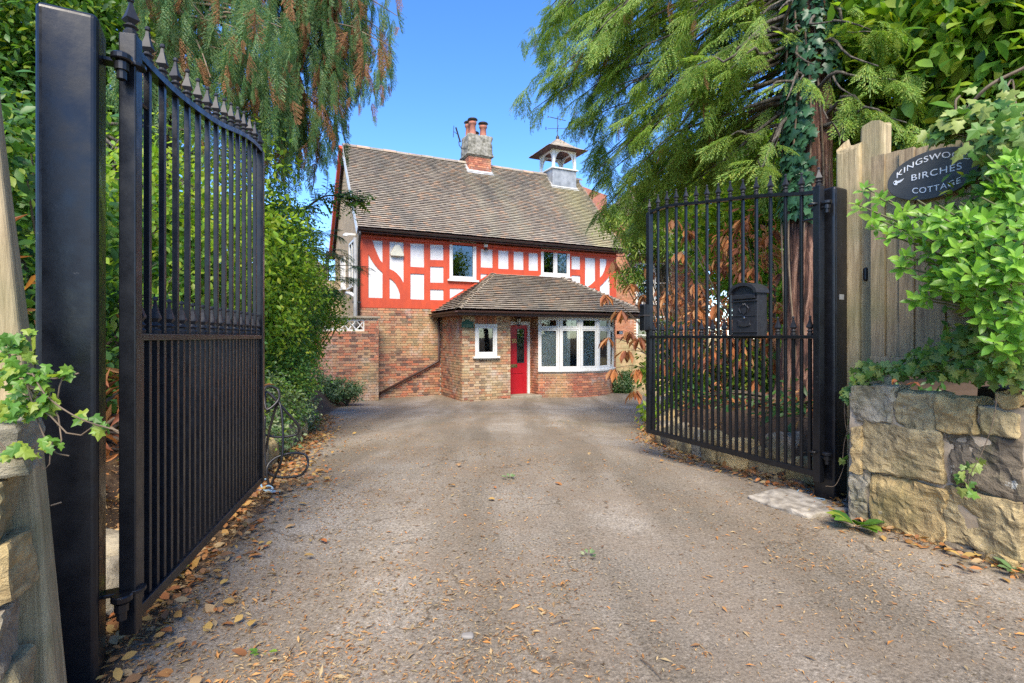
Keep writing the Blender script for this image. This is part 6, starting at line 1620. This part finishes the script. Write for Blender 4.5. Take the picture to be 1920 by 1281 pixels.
g = G(); WP, WD, WN = [], [], []
roots = [Vector((3.2, 7.6, gz(3.2, 7.6))), Vector((2.9, 8.6, gz(2.9, 8.6))), Vector((3.2, 6.6, gz(3.2, 6.6)))]
for (px, py, Y) in wpts:
    e = P(px, py-8, Y); s0 = min(roots, key=lambda r: (r-e).length); pts = curve_pts(s0, e, 8, .25, .15); g.tube(pts, [.016*(1-.8*t) for t in np.linspace(0, 1, 9)], 5, cap=False)
    for i in range(R.randint(8, 12)):
        a = R.uniform(0, 2*math.pi); WP.append(e + Vector((R.gauss(0, .03), R.gauss(0, .03), 0))); WD.append(Vector((math.cos(a)*.5, math.sin(a)*.5, -R.uniform(.5, 1.3)))); WN.append(Vector((math.cos(a), math.sin(a), .3)))
WP, WD, WN = np.array(WP), np.array(WD), np.array(WN)
_o = np.argsort(rng.random(len(WP))); WP, WD, WN = WP[_o], WD[_o], WN[_o]; _f = 960 + WP[:, 0]/WP[:, 1]*FPX < 1225; _o = np.argsort(~_f, kind='stable'); WP, WD, WN = WP[_o], WD[_o], WN[_o]
singles(WP[:300], WD[:300], WN[:300], rng.uniform(.15, .26, 300), LL, M['leaf_brown'], WS, 1.35)
V, F = place(LL, WP[300:], WD[300:], WN[300:], rng.uniform(.12, .22, len(WP)-300), 1.3); local(tag(npmesh('foliage', V, F, M['leaf_brown'], WS), kind='stuff'))
p, out, c = cloud([PB(1330,640,6.9,.5,.6,.45), PB(1420,600,6.3,.4,.5,.5), PB(1290,560,7.4,.4,.5,.3), PB(1400,460,6.6,.4,.5,.35)], 1500, .09, 160)
local(leaves_at(p, out, (.08,.15), LL, M['leaf_brown'], "foliage", WS, .2, 1.0, 1.1))
local(g.build("stem", M['twig'], WS, smooth=True))
# dark under-bank plants on right
shrub("fern_patch", "dark leafy ground plants in the shade below the red trunk", "plants", (2.8, 5.2),
      [(2.6,4.8,.35,.4,.6,.18), (2.5,6.0,.3,.5,.6,.2), (3.1,4.5,.5,.5,.5,.25), (2.7,7.2,.2,.5,.6,.2)], 3000, (.05,.10), M['leaf_dark'], LO_, .08, 18, twn=30, mats2=(M['leaf_brown'], .35, LL, (.06,.12)))

# ---- foreground shrub right (choisya like, leaves in whorls) over the fence
FS = empty("glossy_shrub", (2.75, 2.3, .85), 0, "glossy bright green shrub with leaf rosettes spilling over the nameplate and fence", "shrub")
def rosettes(centres, dirs, n_l, size, mat, parent, single, base=LO_, wid=1.15):
    p, D, Nn, sz = [], [], [], []
    for c, ax in zip(centres, dirs):
        ax = Vector(ax).normalized(); u = ax.orthogonal().normalized(); v = ax.cross(u); m_ = random.randint(*n_l); a0 = random.random()*6
        for ring_ in range(2):
            for k in range(m_):
                a = a0 + ring_*.5 + 2*math.pi*k/m_; o_ = u*math.cos(a) + v*math.sin(a); d = o_*(1 if ring_ else .75) + ax*(.25 if ring_ else .7) + Vector((0, 0, -.15*ring_))
                p.append(Vector(c) - ax*.025*ring_); D.append(d); Nn.append(ax - o_*.2 + Vector((random.gauss(0,.15), random.gauss(0,.15), random.gauss(0,.15)))); sz.append(random.uniform(*size)*(1 if ring_ else .75))
    p, D, Nn, sz = map(np.array, (p, D, Nn, sz)); order = np.argsort(p[:, 1]/sz); p, D, Nn, sz = p[order], D[order], Nn[order], sz[order]
    singles(p[:single], D[:single], Nn[:single], sz[:single], base, mat, parent, wid)
    if len(p) > single:
        V, F = place(base, p[single:], D[single:], Nn[single:], sz[single:], wid); local(tag(npmesh("foliage", V, F, mat, parent), kind="stuff"))
cs, ds = [], []; g = G()
tips = [(1610,385,2.9),(1622,352,2.95),(1650,372,2.85),(1640,410,2.85),(1680,385,2.8),(1700,395,2.75),(1665,440,2.8),(1690,430,2.75),(1710,440,2.7),(1730,400,2.65),(1720,375,2.7),(1745,430,2.6),(1735,470,2.6),(1700,480,2.7),(1690,500,2.7),
        (1760,385,2.6),(1775,352,2.6),(1790,330,2.55),(1770,410,2.5),(1800,380,2.5),(1820,345,2.5),(1845,330,2.45),(1840,370,2.4),(1870,350,2.4),(1800,300,2.55),(1815,290,2.5),(1850,290,2.45),
        (1765,445,2.5),(1790,430,2.45),(1815,410,2.4),(1850,410,2.35),(1880,400,2.35),(1900,340,2.35),(1905,380,2.3),(1780,480,2.5),(1805,465,2.4),(1835,450,2.35),(1870,440,2.3),(1905,430,2.25),(1760,510,2.55),(1745,525,2.6),(1770,540,2.5),(1715,560,2.65),(1735,558,2.6),(1775,520,2.5),
        (1800,510,2.4),(1830,490,2.35),(1860,480,2.3),(1895,470,2.25),(1820,530,2.4),(1850,520,2.3),(1885,510,2.25),(1910,500,2.2),(1840,560,2.35),(1870,555,2.3),(1900,545,2.25),(1850,600,2.35),(1880,590,2.3),(1910,585,2.25),
        (1865,640,2.3),(1895,625,2.3),(1835,580,2.4),(1915,640,2.25),(1890,660,2.3),(1810,560,2.5),(1930,420,2.2),(1935,520,2.2),(1930,600,2.2),(1925,350,2.3),(1880,310,2.4),(1915,300,2.35)]
root = Vector((2.62, 2.45, .95)); root2 = Vector((2.75, 2.3, 1.0))
tips = [t for t in tips if not (t[0] < 1835 and t[1] < 372 and t[0] > 1660)]
for (px, py, Y) in tips:
    for rep in range(3):
        e = P(px + (0 if not rep else random.uniform(-26, 26)), py + (0 if not rep else random.uniform(-26, 26)), Y + (0 if not rep else random.uniform(0, .3)))
        qx, qy = 960 + e.x/e.y*FPX, HZ - (e.z-CAMZ)/e.y*FPX
        if qx < 1850 and qy < 388 and (rep or qx > 1660): continue
        if rep and (e.x < 1.98 or px < 1740): 
            if random.random() < .75: continue
        cs.append(e); ds.append(Vector((random.gauss(-.35, .35), random.gauss(-.75, .35), random.gauss(.65, .35))))
    a = P(px, py, Y); pts = curve_pts(root2 if px > 1800 else root, a, 7, .05, .1); g.tube(pts, [.012*(1-.7*t) for t in np.linspace(0, 1, 8)], 6, cap=False)
rosettes(cs, ds, (4, 5), (.055, .085), M['leaf_bright'], FS, 300)
local(g.build("stem", simple("olive_stem", (.07,.09,.03), (.12,.11,.05), 10, .7), FS, smooth=True))
p, out, c = cloud([PB(1880,470,2.75,.22,.25,.5), PB(1850,470,2.8,.15,.2,.25), PB(1900,620,2.8,.2,.2,.2)], 1600, .06, 120)
local(leaves_at(p, out, (.05,.08), LO_, M['leaf_green'], "foliage", FS, .8, .1, 1.2))
# ---- ivy on fence top and on the wall top
def ivy(name, label, root, spots, n, size, mat, single=120, facing=(-.5, -.8, .5), stems=None, spread=.05):
    T = empty(name, root, 0, label, "ivy"); B = np.array([[*P(a, b, Y), r] for a, b, Y, r in spots]); w = B[:, 3]/B[:, 3].sum(); ib = rng.choice(len(B), n, p=w)
    p = B[ib, :3] + rng.normal(size=(n, 3))*B[ib, 3:4]*[.5, .4, .38]
    Nn = norm(np.array([facing]) + rvec(n)*.55); D = norm(np.array([[0, -.1, -.7]]) + rvec(n)*.75); sz = rng.uniform(*size, n)
    order = np.argsort(p[:, 1]/sz); p, D, Nn, sz = p[order], D[order], Nn[order], sz[order]
    singles(p[:single], D[:single], Nn[:single], sz[:single], LI, mat, T)
    if n > single: V, F = place(LI, p[single:], D[single:], Nn[single:], sz[single:]); local(tag(npmesh("foliage", V, F, mat, T), kind="stuff"))
    g = G()
    for k in range(26 if n > 300 else 6):
        a, b = B[rng.integers(len(B)), :3], B[rng.integers(len(B)), :3]
        if np.linalg.norm(a-b) < .6: g.tube(curve_pts(a, b, 5, -.03, .05), .002, 4, cap=False)
    if stems:
        for s_ in stems: g.tube(bez(pp(s_), 6), .0019, 5, cap=False)
    if g.v: local(tag(g.build("stem", M['twig'], T, smooth=True), kind='stuff'))
    return T
ivy("ivy_mound", "pale green ivy heaped over the top of the fence above the nameplate", (2.75, 2.8, 2.1),
    [(1765,246,2.85,.05),(1800,226,2.8,.08),(1840,216,2.75,.10),(1880,230,2.7,.14),(1910,235,2.65,.16),(1872,250,2.7,.08),(1900,280,2.6,.14),(1930,260,2.5,.2),(1825,230,2.8,.04)], 900, (.05,.085), M['leaf_ivy'], 200)
ivy("ivy_fringe", "green ivy fringe creeping along the top of the right stone wall", (2.5, 3.0, .85),
    [(1625,695,3.2,.07),(1600,735,3.3,.05),(1650,690,3.1,.05),(1700,690,3.0,.06),(1730,680,2.95,.09),(1760,690,2.9,.10),(1790,680,2.8,.10),(1820,690,2.7,.10),(1850,670,2.65,.12),(1880,680,2.55,.12),(1910,690,2.45,.12),(1800,650,2.8,.12),(1840,640,2.7,.12),(1895,640,2.5,.13),(1770,660,2.9,.08),(1612,712,3.25,.05),(1930,660,2.4,.13)], 1100, (.035,.06), M['leaf_ivy'], 200)
ivy("ivy_trail", "thin trail of ivy leaves hanging down beside the foot of the tall oak post", (2.3, 3.5, .4),
    [(1605,760,3.32,.03),(1608,790,3.32,.03),(1600,820,3.3,.03),(1598,735,3.3,.03),(1585,745,3.3,.03),(1580,860,3.3,.02),(1605,840,3.3,.02)], 40, (.03,.055), M['leaf_ivy'], 40, stems=[[(1605,730,3.3),(1602,790,3.3),(1596,830,3.3),(1570,905,3.35),(1548,912,3.35)]])
ivy("ivy_tendril", "single ivy shoot with reddish old leaves clinging to the dark lichened stone", (2.3, 2.5, .4),
    [(1800,888,2.6,.03),(1815,905,2.58,.03),(1820,880,2.58,.03),(1835,870,2.55,.02),(1808,918,2.58,.03)], 18, (.03,.055), M['leaf_ivy'], 18, stems=[[(1870,740,2.5),(1862,790,2.48),(1845,840,2.5),(1820,890,2.52)]])
ivy("ivy_sprig", "variegated ivy shoots reaching from the left wall across the steel post", (-1.25, 1.25, .95),
    [(20,700,1.22,.06),(40,730,1.22,.05),(15,660,1.24,.05),(60,760,1.22,.035),(75,700,1.24,.03),(25,640,1.24,.04),(85,760,1.24,.02),(35,840,1.18,.025),(95,755,1.24,.02),(100,825,1.2,.02),(20,760,1.2,.05),(120,700,1.24,.015),(160,780,1.24,.015),(190,800,1.24,.012)], 190, (.018,.036), M['leaf_green'], 190, facing=(.3, -1, .6),
    stems=[[(60,700,1.22),(90,745,1.22),(150,785,1.22),(222,808,1.24)],[(50,720,1.22),(75,800,1.22),(100,845,1.22),(130,855,1.22)],[(50,700,1.22),(100,710,1.24),(148,700,1.25)],[(0,830,1.16),(30,860,1.17),(70,850,1.2)],[(95,948,1.3),(115,942,1.32)]])
# arching bare stem above fence at right
BS = G(); BS.tube(bez(pp([(1770,262,3.12),(1795,228,3.05),(1850,165,2.9),(1925,125,2.8)]), 8), [.009]*25, 6, cap=False).tube(bez(pp([(1792,212,3.0),(1792,190,3.0),(1800,180,3.0)]), 6), .006, 5, cap=False).tube(bez(pp([(1875,145,2.85),(1885,165,2.85),(1898,150,2.85),(1905,195,2.85),(1925,205,2.8)]), 6), .005, 5, cap=False)
tag(BS.build("climber_stem", M['twig'], None, smooth=True), "bare brown climber stem arching up to the right above the board fence", "stem")
# weeds at wall foot
def weed(name, label, x, y, n, size, mat, base=LO_):
    z = gz(x, y); T = empty(name, (x, y, z), 0, label, "weed"); a = rng.uniform(0, 2*math.pi, n); p = np.stack([x + .02*np.cos(a), y + .02*np.sin(a), np.full(n, z+.02)], 1)
    D = np.stack([np.cos(a), np.sin(a), rng.uniform(.15, .7, n)], 1); singles(p, D, np.tile([0, -.2, 1.0], (n, 1)), rng.uniform(*size, n), base, mat, T, 1.3); return T
weed("dock_weed", "broad leaved green weed growing at the foot of the right stone wall", 1.98, 3.06, 11, (.10,.17), M['leaf_green'])
weed("dock_weed", "little leafy weed among fallen leaves at the bottom right wall corner", 2.34, 2.47, 9, (.06,.10), M['leaf_pale'])
weed("tiny_weed", "tiny green sprig growing from the drive near the left gate hinge", -.86, 1.85, 7, (.02,.035), M['leaf_green'])
weed("tiny_weed", "pale green sprig on the open drive right of centre", .38, 2.65, 8, (.02,.035), M['leaf_pale'])
weed("tiny_weed", "withered green tuft lying in the middle of the drive", -.02, 4.2, 9, (.03,.05), M['leaf_pale'])
weed("bindweed", "green leaves poking through the lower bars of the left gate", -1.5, 2.35, 8, (.05,.1), M['leaf_green'])
# ---- litter
def dens(x, y):
    l = x - lerp(LEDGE, y); r = lerp(REDGE, y) - x
    d = .24 + .9*math.exp(-max(l, 0)/.45) + .35*math.exp(-max(r, 0)/.4)
    d *= .25 + 1.5*max(0, noise.noise(Vector((x*1.3+4, y*1.3, 2))) + .42); d *= .55 + .9*max(0, noise.noise(Vector((x*5, y*5, 9)))+.4)
    return d
N0 = 0; LP = []
while len(LP) < 110000:
    y = 1.0 + 13*random.random()**2.1; w = min(4.6, y*1.02+.2); x = random.uniform(-w, w)
    if x < lerp(LEDGE, y) - .4 or x > lerp(REDGE, y) + .3: continue
    if random.random() < dens(x, y): LP.append((x, y))
LP = np.array(LP); n = len(LP); z = np.array([gz(x, y) for x, y in LP]) + .003 + rng.random(n)*.006
p = np.stack([LP[:, 0], LP[:, 1], z], 1); D = rvec(n)*[1, 1, .18]; Nn = np.tile([0, 0, 1.0], (n, 1)) + rvec(n)*.45
sz = rng.gamma(1.6, .0058, n) + .003; sz = np.minimum(sz, .055)
V, F = place(LS, p, D, Nn, sz, .5); tag(npmesh("needle_litter", V, F, M['litter'], None), kind="stuff")
# leaf litter drifts against edges
LQ = []
while len(LQ) < 7500:
    y = random.uniform(1.3, 10); s_ = random.random() < .66; x = (lerp(LEDGE, y) + random.gauss(.04, .2)) if s_ else (lerp(REDGE, y) + random.gauss(-.05, .12))
    if not s_ and y < 1.9: continue
    LQ.append((x, y))
LQ = np.array(LQ); n = len(LQ); z = np.array([gz(x, y) for x, y in LQ]) + .008 + rng.random(n)*.02
p = np.stack([LQ[:, 0], LQ[:, 1], z], 1); V, F = place(LO_, p, rvec(n)*[1, 1, .3], np.tile([0, 0, 1.0], (n, 1)) + rvec(n)*.6, rng.uniform(.02, .065, n), 1.4)
tag(npmesh("leaf_litter", V, F, M['litter_leaf'], None), kind="stuff")
# countable fallen leaves: one kind, lying anywhere on the drive
vv, ff = LO_; vv = vv.copy(); vv[:, 1] *= 1.5; vv[:, 2] *= 1.8
lm = bpy.data.meshes.new("fallen_leaf"); lm.from_pydata([tuple(a) for a in vv], [], [tuple(a) for a in ff]); lm.materials.append(M['litter_leaf'])
for k in range(70):
    if k < 40: y = random.uniform(1.5, 5); x = lerp(LEDGE, y) + abs(random.gauss(.1, .25))
    elif k < 60: y = random.uniform(2.1, 5); x = lerp(REDGE, y) - abs(random.gauss(.05, .15))
    else: y = random.uniform(1.9, 6); x = random.uniform(-1, 1.4)
    s = random.uniform(.035, .075); o = inst("fallen_leaf", lm, None, (x, y, gz(x, y)+.016), (random.uniform(-.3, .3), random.uniform(-.3, .2), random.uniform(0, 6.28)), (s, s, s))
    tag(o, "single curled orange brown fallen leaf lying on the drive", "leaf", "fallen leaves scattered over the drive")
# twigs on the ground
for (a, b, c, d, L_) in ((735,1021,780,1017,"thin straight twig lying across the middle of the drive"), (1200,1238,1240,1275,"dark bent twig near the bottom edge right of centre"), (1030,1175,1075,1165,"pale thin twig on the drive in the lower middle")):
    def gp_(px, py): Y = CAMZ/((py-HZ)/FPX); v = P(px, py, Y); return Vector((v.x, v.y, gz(v.x, v.y)+.008))
    A, B_ = gp_(a, b), gp_(c, d); tag(G().tube([A, A.lerp(B_, .5)+Vector((0, .006, .006)), B_], [.002, .003, .0015], 5).build("fallen_twig", M['twig'], None), L_, "twig")
